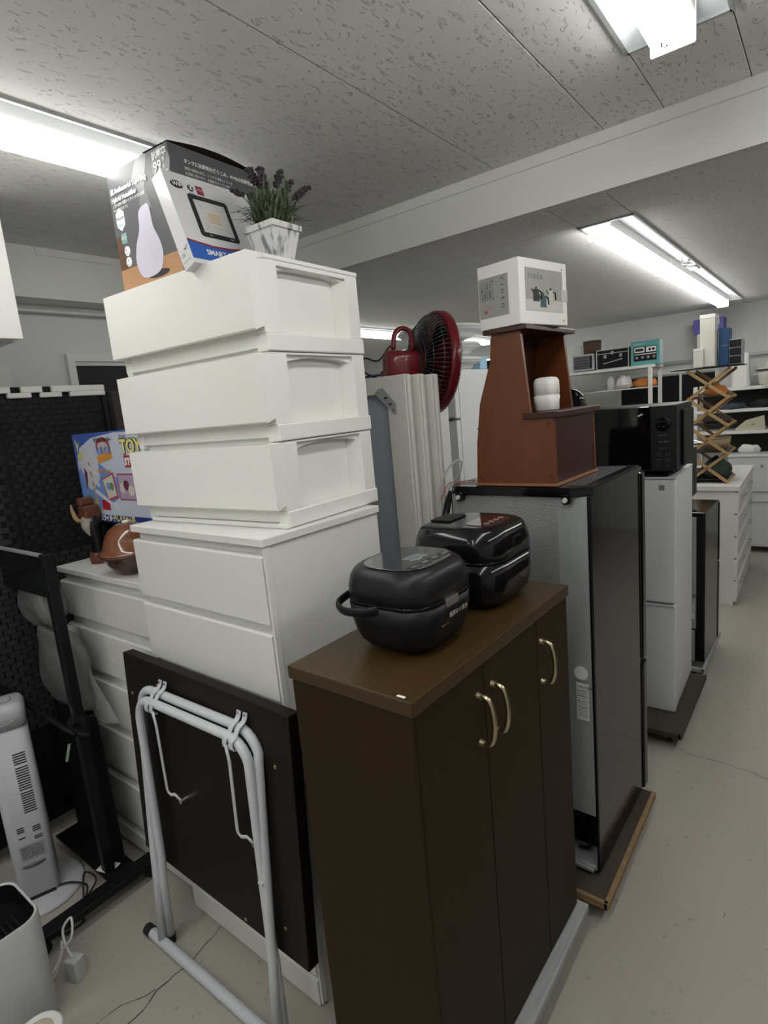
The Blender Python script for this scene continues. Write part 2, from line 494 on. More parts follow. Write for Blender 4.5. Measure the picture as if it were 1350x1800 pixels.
# ---- ceiling lamps
def lamp(x0, x1, y0, y1, z, n, label, tx=None):
    t = thing('ceiling_lamp', label, 'ceiling lamp', ((x0 + x1) / 2, (y0 + y1) / 2, z), 0, 'fluorescent style ceiling lamps')
    cx, cy = t.location.x, t.location.y
    bm = new()
    hx, hy = (x1 - x0) / 2, (y1 - y0) / 2
    d = 0.035
    vs = [(-hx, -hy, 0), (hx, -hy, 0), (hx, hy, 0), (-hx, hy, 0), (-hx + .07, -hy + .07, d), (hx - .07, -hy + .07, d), (hx - .07, hy - .07, d), (-hx + .07, hy - .07, d)]
    addfaces(bm, vs, [(0, 1, 5, 4), (1, 2, 6, 5), (2, 3, 7, 6), (3, 0, 4, 7), (4, 5, 6, 7)])
    for f in bm.faces: f.normal_flip() if f.normal.z > 0 else None
    obj('reflector_tray', bm, REFL, t)
    bm = new()
    for a, b, c, e in ((-hx - .006, -hx + .004, -hy - .006, hy + .006), (hx - .004, hx + .006, -hy - .006, hy + .006), (-hx, hx, -hy - .006, -hy + .004), (-hx, hx, hy - .004, hy + .006)):
        box(bm, a, b, c, e, -0.006, 0.004)
    obj('rim', bm, STEELS, t)
    tx = 0 if tx is None else tx - cx
    L = (2 * hy - 0.10) / n
    for k in range(n):
        a = -hy + 0.05 + L * k
        bm = new()
        prof = [(tx - 0.047, -0.010), (tx - 0.047, -0.038), (tx - 0.028, -0.060), (tx + 0.028, -0.060), (tx + 0.047, -0.038), (tx + 0.047, -0.010)]
        prism(bm, prof, a + 0.006, a + L - 0.006, 'y')
        dif = obj('diffuser', bm, LED, t)
        bm = new(); box(bm, tx - 0.046, tx + 0.046, a + 0.001, a + L - 0.001, -0.0098, 0.034); obj('lamp_body', bm, CARDW, t)
        bm = new(); box(bm, tx - 0.0475, tx + 0.0475, a + L - 0.004, a + L + 0.004, -0.061, 0.03, bev=0.003); obj('end_cap', bm, CAPM, t)
    bm = new(); box(bm, tx - 0.049, tx + 0.049, -hy + 0.044, -hy + 0.053, -0.062, 0.03, bev=0.003); obj('end_cap', bm, CAPM, t)
    return t
lamp(*TR[0][:4], ZA, 2, 'bright strip lamp in the ceiling left of the grey humidifier carton', -1.68)
l2 = lamp(*TR[1][:4], ZA, 2, 'bright strip lamp nearest the camera at the top right, before the beam')
bm = new()
text(bm, '5N', 0.022, Matrix.Translation((0.004, 1.348, -0.0605)) @ Matrix.Rotation(PI, 4, 'X') @ Matrix.Rotation(2.2, 4, 'Z'), 0.0004, bold=0.0006)
obj('lettering', bm, INKD, l2)
l3 = lamp(*TR[2][:4], ZB, 3, 'long three tube strip lamp beyond the beam above the wooden scissor rack', -0.855)
bm = new()
box(bm, 0.05, 0.09, -0.55, -0.50, -0.01, 0.03, bev=0.004)
obj('clip', bm, CHROME, l3)
bm = new(); box(bm, 0.04, 0.10, -0.36, -0.20, -0.004, 0.02, bev=0.004)
obj('ballast_cover', bm, CHROME, l3)
lamp(*TR[3][:4], ZB, 3, 'distant strip lamp seen between the white drawers and the red fan')
lamp(*TR[4][:4], ZB, 3, 'unseen strip lamp added over the aisle outside the right edge for brightness')  # out of view, added to raise the brightness of the room
lamp(-1.85, -1.62, -2.1, -1.3, ZA - 0.052, 1, 'short unseen strip lamp added behind the camera for brightness')  # extra unseen lamp, added as fill from behind the camera
lamp(-0.95, -0.72, -2.1, -0.1, ZA - 0.052, 2, 'unseen strip lamp added directly behind the camera to light the fronts')  # added lamp, never in view, brightens the fronts facing the camera

# ---- white wall cabinet top left
t = thing('wall_cabinet', 'white wall cabinet hanging high at the left edge', 'cabinet', (-2.525, 0.60, 2.043), 0)
bm = new(); box(bm, -0.322, 0.325, -0.35, 0.282, 0.012, 0.45); obj('carcass', bm, CHESTG, t)
bm = new(); box(bm, 0.325, 0.345, -0.35, 0.284, -0.0, 0.45, bev=0.002); obj('door', bm, CHESTG, t)
bm = new(); box(bm, -0.32, 0.28, 0.262, 0.282, 0.0, 0.012); obj('light_rail', bm, CHESTG, t)

# ================================================================ BIG FURNITURE
def slab(bm, *a, **k): box(bm, *a, **k)

# tall white chest
def chest(name, label, x, y, rz, wd, dp, ht, tops, m, gap=0.022, lip=0.0, plinth=0.0):
    t = thing(name, label, 'chest of drawers', (x, y, 0), rz)
    # local: origin = right front corner, x to -wd, y to dp
    bm = new()
    box(bm, -wd + 0.006, -0.004, 0.022, dp, plinth, ht - 0.022)
    obj('body', bm, m, t)
    bm = new(); box(bm, -wd, 0.004, -0.004, dp + 0.004, ht - 0.022, ht, bev=0.002); obj('top', bm, m, t)
    for a, b in tops:
        bm = new()
        prism(bm, [(0.0218, a - gap), (0.004, a - gap), (-0.002, a - gap - 0.005), (-0.002, b), (0.004, b - 0.0), (0.0218, b)], -wd + 0.002, -0.002 - 0.008, 'x')
        obj('drawer', bm, m, t)
    return t
zs = [1.385, 1.175, 0.962, 0.75, 0.54, 0.33, 0.10]
c1 = chest('chest_of_drawers', 'tall white chest of drawers under the white plastic drawer unit', -1.110, 0.909, -1.2, 0.650, 0.455, 1.41,
           list(zip(zs[:-1], [z + 0.006 for z in zs[1:]])) + [(0.112, 0.004)], CHEST)
bm = new(); flat(bm, rect(-0.035, 1.352, -0.018, 1.359), face_y(0, 0, 0) @ Matrix.Translation((0, 0, 0.003))); obj('price_sticker', bm, PAPER, c1)
bm = new(); box(bm, -0.008, 0.0, 0.001, 0.02, 0.012, 1.386, bev=0.001); obj('side_edge', bm, CHEST, c1)
zs2 = [1.165, 0.985, 0.775, 0.567, 0.345, 0.12]
c2 = chest('chest_of_drawers', 'lower off-white chest of drawers with the brown pot standing on it', -1.765, 0.95, 0, 0.675, 0.44, 1.20,
           list(zip(zs2[:-1], [z + 0.022 for z in zs2[1:]])) + [(0.12, 0.03)], CHESTG)
bm = new(); flat(bm, rect(-0.05, 1.183, -0.02, 1.197), face_y(0, 0, 0) @ Matrix.Translation((0, 0, 0.0045))); obj('price_sticker', bm, PAPER, c2)

# white plastic three tier drawer unit
t = thing('plastic_drawer_unit', 'three tier white plastic drawer unit stacked on the tall white chest', 'drawer unit', (-1.127, 0.991, 1.411), 2.1)
W_, D_, H_ = 0.632, 0.428, 0.686
th = H_ / 3
bm = new()
box(bm, -W_ + 0.012, -0.040, 0.05, D_ - 0.01, 0.0, H_ - 0.006)
obj('body', bm, WHITE, t)
for k in range(3):
    z0 = k * th
    # side frame of the tier: stiles, rails
    for side, xo, xi in ((1, 0.0, -0.040), (-1, -W_ + 0.0, -W_ + 0.02)):
        fr = new()
        box(fr, xo, xi, 0.03, 0.095, z0 + 0.046, z0 + th - 0.004, bev=0.002)      # front stile
        box(fr, xo, xi, D_ - 0.055, D_, z0 + 0.046, z0 + th - 0.004, bev=0.002)
        box(fr, xo + 0.005 * side, xi, 0.03, D_ + 0.002, z0 + 0.002, z0 + 0.046, bev=0.003)             # lower rail
        # arched upper rail
        zt = z0 + th - 0.004
        pts = [(0.095, zt), (D_ - 0.055, zt)]
        N = 10
        for q in range(N + 1):
            s = q / N
            pts.append((D_ - 0.055 + (0.095 - D_ + 0.055) * s, zt - 0.006 - 0.014 * (2 * s - 1) ** 2))
        prism(fr, pts, xi, (xo - 0.012) if side > 0 else (xo + 0.012), 'x')
        box(fr, xo - 0.001 * side, xi, 0.03, D_, zt - 0.010 if k == 2 else zt - 0.002, zt + 0.004, bev=0.001)
        obj('side_frame', fr, WHITE, t)
    # slanted reveal at the back of the recess
    rv = new()
    prism(rv, [(D_ - 0.055, -0.001), (D_ - 0.078, -0.0395), (D_ - 0.055, -0.0395)], z0 + 0.046, z0 + th - 0.02, 'z', M=Matrix(((0, 1, 0, 0), (1, 0, 0, 0), (0, 0, 1, 0), (0, 0, 0, 1))))
    obj('reveal', rv, WHITE, t)
    # drawer with overhanging front
    dr = new()
    zt, zb = z0 + th - 0.003 + (0.013 if k == 2 else 0), z0 + 0.052
    prism(dr, [(0.0, zb), (-0.004, zb + 0.004), (-0.004, zt), (0.05, zt), (0.05, z0 + 0.014), (0.034, z0 + 0.014), (0.034, zb + 0.012)], -W_ - 0.012, -0.001, 'x')
    obj('drawer', dr, WHITE, t)
bm = new(); box(bm, -W_ + 0.0, 0.002, 0.051, D_ + 0.002, H_ - 0.002, H_ + 0.010, bev=0.002); obj('top', bm, WHITE, t)
bm = new(); box(bm, -W_ + 0.016, 0.0, 0.022, D_, 0.0, 0.012, bev=0.001); obj('base', bm, WHITE, t)

# brown cabinet
CABZ = 0.115
t = thing('sideboard', 'dark walnut three door sideboard carrying two black rice cookers', 'cabinet', (-0.590, 0.777, CABZ), -1.4)
t.scale = (0.91, 0.91, 0.91)
w_, d_, h_ = 0.375, 0.832, (1.165 - CABZ) / 0.91     # w along -x, d along +y
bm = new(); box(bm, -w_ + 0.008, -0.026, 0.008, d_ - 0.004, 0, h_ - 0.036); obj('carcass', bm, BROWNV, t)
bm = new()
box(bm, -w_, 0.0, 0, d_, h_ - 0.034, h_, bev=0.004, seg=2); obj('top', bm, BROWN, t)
bm = new(); box(bm, -w_ + 0.01, -0.004, 0.003, 0.010, 0, h_ - 0.036, bev=0.001); obj('side_panel', bm, BROWNV, t)
bm = new(); flat(bm, rect(-0.047, 0.010, -0.026, 0.017), Matrix.Translation((0, 0, h_))); obj('price_sticker', bm, PAPER, t)
ys = [0.012, 0.296, 0.60, d_ - 0.006]
hands = [(0.296 - 0.032,), (0.296 + 0.038,), (0.60 + 0.026,)]
for k in range(3):
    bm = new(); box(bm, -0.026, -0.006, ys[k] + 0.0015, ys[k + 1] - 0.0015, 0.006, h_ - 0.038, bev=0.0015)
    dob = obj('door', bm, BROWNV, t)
    hy = hands[k][0]
    zc = h_ - 0.17
    pts = [(-0.006, hy, zc + 0.062), (0.012, hy, zc + 0.062), (0.026, hy, zc + 0.052), (0.034, hy, zc + 0.02), (0.034, hy, zc - 0.02), (0.026, hy, zc - 0.052), (0.012, hy, zc - 0.062), (-0.006, hy, zc - 0.062)]
    pts = smooth_pts(pts, 4)
    bm = new(); tube(bm, pts, 0.0068, 10)
    for s in (-1, 1): cyl(bm, (-0.006, hy, zc + s * 0.062), (0.004, hy, zc + s * 0.062), 0.010, 0.008, 12)
    obj('handle', bm, BRASS, dob)

# grey wooden dolly under the sideboard
def caster(p, x, y, z):
    bm = new()
    cyl(bm, (x - 0.012, y, z), (x + 0.012, y, z), z - 0.0005, seg=18)
    obj('wheel', bm, RUBBER, p)
    bm = new()
    box(bm, x - 0.018, x - 0.014, y - 0.014, y + 0.014, z - 0.004, z * 2 + 0.012)
    box(bm, x + 0.014, x + 0.018, y - 0.014, y + 0.014, z - 0.004, z * 2 + 0.012)
    box(bm, x - 0.022, x + 0.022, y - 0.02, y + 0.02, z * 2 + 0.008, z * 2 + 0.013)
    obj('fork', bm, STEELS, p)
t = thing('dolly', 'grey painted wooden dolly board under the walnut sideboard', 'dolly', (-0.76, 1.11, 0))
bm = new(); box(bm, 0.135, 0.212, -0.48, 0.44, 0.085, 0.1145, bev=0.006, seg=2); obj('board', bm, GREYW, t)
bm = new(); box(bm, -0.185, -0.105, -0.30, 0.40, 0.085, 0.1145, bev=0.006); obj('board', bm, GREYW, t)
bm = new(); box(bm, -0.18, 0.205, 0.15, 0.23, 0.066, 0.0848, bev=0.003); obj('cross_board', bm, GREYW, t)
bm = new(); box(bm, -0.18, 0.205, -0.28, -0.20, 0.066, 0.0848, bev=0.003); obj('cross_board', bm, GREYW, t)
for sx in (-0.14, 0.165):
    for sy in (-0.24, 0.19): caster(t, sx, sy, 0.026)

# plywood dollies under the fridges
def dolly(label, x, y, wd, dp, z, m, cz):
    t = thing('dolly', label, 'dolly', (x, y, 0))
    bm = new(); box(bm, -wd / 2, wd / 2, -dp / 2, dp / 2, z - 0.022, z, bev=0.004); obj('board', bm, m, t)
    bm = new()
    box(bm, wd / 2 - 0.014, wd / 2 + 0.003, -dp / 2 - 0.003, dp / 2 + 0.003, z - 0.027, z + 0.0005, bev=0.003)
    box(bm, -wd / 2, wd / 2, -dp / 2 - 0.003, -dp / 2 + 0.012, z - 0.027, z + 0.0005, bev=0.003)
    obj('edging', bm, cz, t)
    r = (z - 0.035) / 2
    for sx in (-1, 1):
        for sy in (-1, 1): caster(t, sx * (wd / 2 - 0.06), sy * (dp / 2 - 0.06), r)
    return t
dolly('worn plywood dolly under the big glossy black fridge', -0.81, 1.93, 0.60, 0.63, 0.078, PLYD, PLY)
dolly('dirty plywood dolly under the white fridge', -0.78, 3.05, 0.56, 0.68, 0.082, PLYD, PLYD)
dolly('dirty plywood dolly under the small black fridge', -0.78, 3.76, 0.52, 0.60, 0.082, PLYD, GREYW)

# ---- big black fridge, its back to the camera
FZ = 0.09
t = thing('refrigerator', 'big glossy black fridge with bare grey steel back and cherry shelf on top', 'refrigerator', (-0.562, 1.712, FZ), -1.2)
fw_, fd_, fh_ = 0.49, 0.51, 1.415 - FZ
bm = new()
box(bm, -fw_ + 0.004, -0.010, 0.012, fd_ - 0.01, 0.21, fh_ - 0.03)
box(bm, -fw_ + 0.004, -0.010, 0.10, fd_ - 0.01, 0.0, 0.21)
obj('cabinet', bm, BLACKM, t)
bm = new(); box(bm, -0.010, 0, 0, fd_, 0.0, fh_ - 0.026, bev=0.004, seg=2); obj('side_panel', bm, BLACKG, t)
bm = new(); box(bm, -fw_, -fw_ + 0.004, 0, fd_, 0.0, fh_ - 0.026); obj('side_panel', bm, BLACKG, t)
bm = new(); box(bm, -fw_ + 0.02, -0.105, 0.004, 0.014, 0.23, fh_ - 0.03, bev=0.001); obj('back_panel', bm, STEEL, t)
bm = new(); box(bm, -0.105, -0.012, 0.001, 0.014, 0.21, fh_ - 0.03, bev=0.001); obj('back_flange', bm, STEELS, t)
bm = new(); box(bm, -fw_ + 0.004, -fw_ + 0.03, 0.001, 0.014, 0.21, fh_ - 0.03); obj('back_flange', bm, STEELS, t)
bm = new()      # lid with chamfered corner
prism(bm, [(-fw_ - 0.008, 0.02), (-fw_ + 0.03, -0.022), (-0.055, -0.022), (0.006, 0.012), (0.006, fd_ + 0.01), (-fw_ - 0.008, fd_ + 0.01)], fh_ - 0.03, fh_, 'z')
bmesh.ops.bevel(bm, geom=[e for e in bm.edges if abs(e.verts[0].co.z - e.verts[1].co.z) < 1e-6], offset=0.006, segments=2, affect='EDGES')
lid = obj('lid', bm, BLACKG, t)
bm = new(); box(bm, -fw_ + 0.03, -0.03, 0.03, fd_ - 0.03, fh_ - 0.002, fh_ + 0.0006); obj('top_inlay', bm, mat('grey lid plastic', (0.05, 0.053, 0.058), 0.25), t)
for xx in (-0.068, -fw_ + 0.045):
    bm = new(); box(bm, xx - 0.014, xx + 0.014, -0.026, 0.004, fh_ - 0.052, fh_ - 0.018, bev=0.006); cl = obj('bracket', bm, BLACKG, t)
    bm = new(); cyl(bm, (xx, -0.024, fh_ - 0.037), (xx, -0.033, fh_ - 0.037), 0.009, 0.007, 14); obj('bolt', bm, mat('bright bolt', (0.75, 0.75, 0.75), 0.25, metal=0.3), cl)
for a, b in ((0.0, 0.55), (0.56, fh_ - 0.03)):
    bm = new(); box(bm, -fw_, 0.008, fd_ + 0.006, fd_ + 0.06, a, b, bev=0.012, seg=3); dd = obj('door', bm, BLACKG, t)
bm = new()
flat(bm, rect(-0.062, 0.555, -0.022, 0.685), face_y(0, 0, 0)); lb = obj('rating_label', bm, PAPER, t)
bm = new()
text(bm, '冷凍冷蔵庫', 0.010, face_y(-0.059, -0.0008, 0.668))
rnd = random.Random(3)
for k in range(11):
    text(bm, ''.join(rnd.choice('定格電圧消費力量年製品番号内容積入使用') for _ in range(7)), 0.0048, face_y(-0.059, -0.0008, 0.655 - k * 0.0086))
for k in range(4): flat(bm, rect(-0.060, 0.60 + k * 0.02, -0.024, 0.6006 + k * 0.02), face_y(0, -0.0006, 0))
obj('lettering', bm, INKD, lb)
bm = new(); flat(bm, rect(-0.072, 0.69, -0.018, 0.75), face_y(0, 0, 0), 0.001); lb = obj('emblem_plate', bm, STEELS, t)
bm = new(); flat(bm, disc(-0.045, 0.720, 0.023), face_y(0, -0.001, 0), 0.001); obj('emblem', bm, PAPER, lb)
# compressor bay
bm = new()
lathe(bm, [(0, 0), (0.05, 0.005), (0.06, 0.05), (0.05, 0.10), (0, 0.12)], (-0.20, 0.06, 0.03), 16)
tube(bm, smooth_pts([(-0.2, 0.06, 0.13), (-0.14, 0.04, 0.17), (-0.07, 0.05, 0.14), (-0.05, 0.05, 0.05), (-0.09, 0.05, 0.03)], 5), 0.005)
obj('compressor', bm, BLACKM, t)
bm = new(); box(bm, -fw_ + 0.01, -0.012, 0.0, 0.09, 0.0, 0.02, bev=0.003); box(bm, -0.10, -0.02, -0.012, 0.02, -0.002, 0.014, bev=0.003); obj('bottom_plate', bm, STEELS, t)

# ---- cherry tapered shelf
t = thing('tapered_shelf', 'tapered cherry wood shelf tower standing on the big black fridge', 'shelf', (-0.80, 1.72, 1.4165), -2)
prof = [(-0.145, 0.008), (0.135, 0.008), (0.132, 0.212), (0.060, 0.212), (0.052, 0.30), (0.036, 0.482), (-0.062, 0.482), (-0.072, 0.40), (-0.118, 0.27), (-0.137, 0.14)]
for y0, y1 in ((0.0, 0.014), (0.335, 0.349)):
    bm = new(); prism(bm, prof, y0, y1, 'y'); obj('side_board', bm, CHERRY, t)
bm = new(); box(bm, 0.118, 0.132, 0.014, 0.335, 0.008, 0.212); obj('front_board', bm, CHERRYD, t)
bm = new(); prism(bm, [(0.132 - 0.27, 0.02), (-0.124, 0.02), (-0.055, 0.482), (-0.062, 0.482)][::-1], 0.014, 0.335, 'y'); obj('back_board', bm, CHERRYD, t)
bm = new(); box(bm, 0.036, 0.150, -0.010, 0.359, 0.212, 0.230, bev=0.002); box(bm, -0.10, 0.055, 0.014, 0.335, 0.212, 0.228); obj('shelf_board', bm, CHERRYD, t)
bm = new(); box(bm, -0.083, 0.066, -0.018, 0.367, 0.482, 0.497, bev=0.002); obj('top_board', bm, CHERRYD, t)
bm = new(); box(bm, -0.150, 0.141, -0.006, 0.355, 0.0, 0.008, bev=0.001); obj('base_strip', bm, mat('light cherry edge', (0.28, 0.13, 0.06), 0.5), t)
for (px, pz) in ((-0.128, 0.19), (0.118, 0.195), (0.118, 0.03), (-0.13, 0.03)):
    bm = new(); cyl(bm, (px, 0.001, pz), (px, -0.0015, pz), 0.0035, seg=10); obj('screw_cap', bm, INKD, t)

# ---- white printed carton on the shelf
t = thing('carton', 'white square carton printed with a picture of kettles, on top of the cherry shelf', 'box', (-0.748, 1.695, 1.915), -10.9)
cw, cd, ch = 0.155, 0.262, 0.192
bm = new(); box(bm, -cw, 0, 0, cd, 0, ch, bev=0.003, seg=2); obj('box_body', bm, CARDW, t)
F, R = face_y(-cw, 0, 0), face_x(0, 0, 0)
bm = new()
flat(bm, rect(0.004, 0.035, 0.115, 0.155), F)
flat(bm, rect(0.030, 0.040, 0.235, 0.165), R)
pr = obj('printed_picture', bm, mat('grey card print', (0.33, 0.33, 0.31), 0.6, var=0.08, nscale=30), t)
bm = new(); flat(bm, rect(0.030, 0.040, 0.235, 0.073), at2(R, 0, 0) @ Matrix.Translation((0, 0, 0.0006))); flat(bm, rect(0.225, 0.075, 0.262, 0.110), R @ Matrix.Translation((0, 0, 0.001)))
obj('printed_table', bm, mat('pale grey print', (0.52, 0.52, 0.50), 0.6), pr)
def kettle(bm, M, x, y, s, mi):
    flat(bm, [(x - .017 * s, y), (x + .017 * s, y), (x + .013 * s, y + .036 * s), (x - .013 * s, y + .036 * s)], M, mi=mi)
    flat(bm, disc(x, y + 0.040 * s, .004 * s), M, mi=1)
    tube(bm, [M @ Vector((x + .014 * s, y + .032 * s, .001)), M @ Vector((x + .026 * s, y + .03 * s, .001)), M @ Vector((x + .028 * s, y + .008 * s, .001))], 0.0018 * s, 5, mi=1)
    flat(bm, [(x - .013 * s, y + .02 * s), (x - .026 * s, y + .036 * s), (x - .023 * s, y + .037 * s), (x - .012 * s, y + .028 * s)], M, mi=1)
bm = new()
RM = R @ Matrix.Translation((0, 0, 0.0012))
kettle(bm, RM, 0.085, 0.068, 1.0, 1); kettle(bm, RM, 0.165, 0.068, 1.0, 2); kettle(bm, RM @ Matrix.Translation((0, 0, 0.0006)), 0.122, 0.052, 1.0, 0)
text(bm, 'r i n t o', 0.030, at2(RM, 0.045, 0.134), mi=1, bold=-0.0004, sx=0.8)
text(bm, 'r i n t o', 0.027, F @ Matrix.Translation((0.088, 0.148, 0.0008)) @ Matrix.Rotation(-PI / 2, 4, 'Z'), mi=1, bold=-0.0004, sx=1.1)
for k in range(5):
    text(bm, ''.join(rnd.choice('ステンレスケトル容量湯沸専用') for _ in range(8)), 0.0075, F @ Matrix.Translation((0.055 - k * 0.010, 0.145, 0.0008)) @ Matrix.Rotation(-PI / 2, 4, 'Z'), mi=1)
flat(bm, rect(0.024, 0.05, 0.034, 0.058), F @ Matrix.Translation((0, 0, 0.0006)), mi=3)
text(bm, 'x x', 0.012, F @ Matrix.Translation((0.040, 0.062, 0.0008)), mi=3)
flat(bm, rect(0.235, 0.012, 0.245, 0.018), R, mi=4); flat(bm, rect(0.233, 0.168, 0.236, 0.174), R, mi=1)
obj('lettering', bm, [mat('teal print', (0.01, 0.055, 0.06), 0.5), INKD, mat('cream print', (0.5, 0.48, 0.42), 0.5), INKR, mat('gold print', (0.45, 0.42, 0.2), 0.5)], pr)

# ---- small white humidifier in the cherry shelf
t = thing('humidifier', 'small rounded white humidifier standing in the cherry shelf', 'humidifier', (-0.735, 1.84, 1.6465))
t.scale = (0.9, 0.85, 0.9)
bm = new()
loft(bm, [(0.0, .032, .034, .02), (0.004, .038, .040, .022), (0.052, .041, .043, .024), (0.054, .0385, .0405, .022), (0.058, .0385, .0405, .022), (0.060, .041, .043, .024), (0.105, .040, .042, .026), (0.116, .034, .036, .025), (0.119, .02, .022, .018)])
obj('body', bm, CARDW, t)
bm = new(); box(bm, 0.0385, 0.042, 0.018, 0.022, 0.012, 0.040, bev=0.0015); obj('level_window', bm, INKD, t)

# ---- black rounded appliance behind the shelf
t = thing('black_speaker', 'black oval appliance behind the cherry shelf on the black fridge', 'speaker', (-0.800, 2.20, 1.4165))
bm = new(); loft(bm, [(0, .05, .05, .04), (.02, .05, .05, .04)]); obj('foot', bm, BLACKP, t)
bm = new()
M = Matrix.Translation((0, 0.03, 0.165)) @ Matrix.Rotation(PI / 2, 4, 'X')
loft(bm, [(0, .060, .125, .055), (.006, .066, .132, .06), (.045, .066, .132, .06), (.052, .058, .122, .05)], M); obj('body', bm, BLACKG, t)
bm = new(); loft(bm, [(0.0, .054, .118, .05), (.002, .054, .118, .05)], M @ Matrix.Translation((0, 0, 0.052))); obj('grille', bm, CHAR, t)

# ---- rice cookers
def cooker(label, x, y, hx, hy, h, gloss, rz=0):
    t = thing('rice_cooker', label, 'rice cooker', (x * 0.91, y * 0.91, 1.1655), rz)
    t.scale = (0.91, 0.91, 0.91)
    B = BLACKG if gloss else CHAR
    bm = new(); loft(bm, [(0, hx * .55, hy * .55, .06), (0.012, hx * .60, hy * .60, .065)]); obj('foot', bm, BLACKP, t)
    zj = h * 0.58
    bm = new()
    if gloss:
        s = [(0.008, .78, .78), (0.014, .86, .86), (0.030, .93, .93), (0.05, .97, .97), (0.08, .99, .99), (zj, 1, 1)]
    else:
        s = [(0.008, .66, .66), (0.013, .76, .76), (0.028, .86, .86), (0.05, .925, .925), (0.085, .98, .98), (zj, 1, 1)]
    loft(bm, [(z, hx * a, hy * b, 0.075 * a) for z, a, b in s], n=8); obj('body', bm, B if gloss else BLACKP, t)
    bm = new(); loft(bm, [(zj, hx * .985, hy * .985, .073), (zj + .010, hx * .985, hy * .985, .073)], n=8); obj('seam_band', bm, BLACKG, t)
    bm = new()
    z0 = zj + 0.010
    loft(bm, [(z0, hx * 1.0, hy * 1.0, .076), (z0 + .03, hx * 1.0, hy * 1.0, .078), (z0 + .055, hx * .97, hy * .97, .08), (h - .010, hx * .91, hy * .91, .08), (h - .003, hx * .84, hy * .84, .08), (h, hx * .72, hy * .72, .07)], n=8)
    obj('lid', bm, B, t)
    # handle: a bail lying across the back side (-x) / near side
    return t
ck = cooker('matt charcoal rice cooker with carry handle and silver release button', -0.832, 1.130, 0.128, 0.134, 0.215, False)
bm = new()
loft(bm, [(0.0, .094, .108, .07), (0.002, .093, .107, .07)], Matrix.Translation((0.004, 0, 0.2145)), n=8); tp = obj('touch_panel', bm, mat('tinted panel', (0.03, 0.032, 0.035), 0.10, coat=0.5), ck)
bm = new(); flat(bm, rect(-0.02, -0.035, 0.02, 0.030), Matrix.Translation((0.020, 0.01, 0.2166))); obj('display', bm, mat('grey display', (0.14, 0.16, 0.17), 0.2), tp)
bm = new()
T = Matrix.Translation((0.07, 0, 0.2166)) @ Matrix.Rotation(PI / 2, 4, 'Z')
for k, s in enumerate(('予約', '炊飯', '保温', '取消')):
    flat(bm, rect(-0.085 + 0.045 * k, -0.012, -0.048 + 0.045 * k, 0.014), T, mi=1)
    text(bm, s, 0.011, at2(T, -0.079 + 0.045 * k, -0.004), 0.0012, mi=0)
text(bm, '極うま', 0.008, at2(T, -0.03, 0.035), 0.001, mi=0)
flat(bm, rect(-0.012, 0.028, 0.006, 0.032), T, 0.001, mi=0)
obj('lettering', bm, [mat('pale print', (0.35, 0.36, 0.37), 0.5), BLACKG], tp)
bm = new(); box(bm, 0.120, 0.1305, -0.032, 0.022, 0.112, 0.134, bev=0.004, seg=2)
obj('release_button', bm, mat('satin silver', (0.45, 0.44, 0.42), 0.3, metal=0.8), ck, label='silver release button')
bm = new(); text(bm, '黒厚なべ 炊き', 0.014, face_x(0.1285, -0.025, 0.086), mi=0, bold=0.0004); text(bm, 'Micom 5.5', 0.008, face_x(0.127, -0.06, 0.072), mi=1)
obj('lettering', bm, [mat('print silver', (0.35, 0.33, 0.29), 0.5), mat('print bronze', (0.28, 0.17, 0.09), 0.5)], ck)
bm = new()
pts = smooth_pts([(0.0, -0.128, 0.122), (-0.03, -0.150, 0.118), (-0.09, -0.150, 0.112), (-0.137, -0.122, 0.116), (-0.150, -0.06, 0.122), (-0.152, 0.0, 0.124), (-0.150, 0.06, 0.122), (-0.137, 0.122, 0.116), (-0.09, 0.150, 0.112), (-0.03, 0.150, 0.118), (0.0, 0.128, 0.122)], 4)
tube(bm, pts, 0.0115, 10, flat=0.55); obj('handle', bm, BLACKP, ck)
ck = cooker('glossy black rice cooker behind the charcoal one on the sideboard', -0.848, 1.495, 0.146, 0.148, 0.236, True)
bm = new(); loft(bm, [(0, .045, .075, .03), (0.0015, .045, .075, .03)], Matrix.Translation((0.055, 0.0, 0.2360)), n=6); tp = obj('touch_panel', bm, mat('dark red gloss', (0.03, 0.008, 0.006), 0.07, coat=0.5), ck)
bm = new()
T = Matrix.Translation((0.075, 0, 0.2378)) @ Matrix.Rotation(PI / 2, 4, 'Z')
for k in range(4):
    tube(bm, [T @ Vector(p) for p in [(q[0] - 0.045 + 0.03 * k, q[1], 0.0002) for q in disc(0, 0, 0.008, 12)]], 0.0006, 4, closed=True)
obj('touch_marks', bm, mat('print silver', (0.35, 0.33, 0.29), 0.5), tp)
bm = new(); box(bm, -0.115, -0.045, -0.05, 0.05, 0.2355, 0.241, bev=0.002); obj('steam_vent', bm, BLACKP, ck)
bm = new(); box(bm, 0.139, 0.149, -0.03, 0.03, 0.165, 0.20, bev=0.004); obj('release_button', bm, BLACKG, ck)

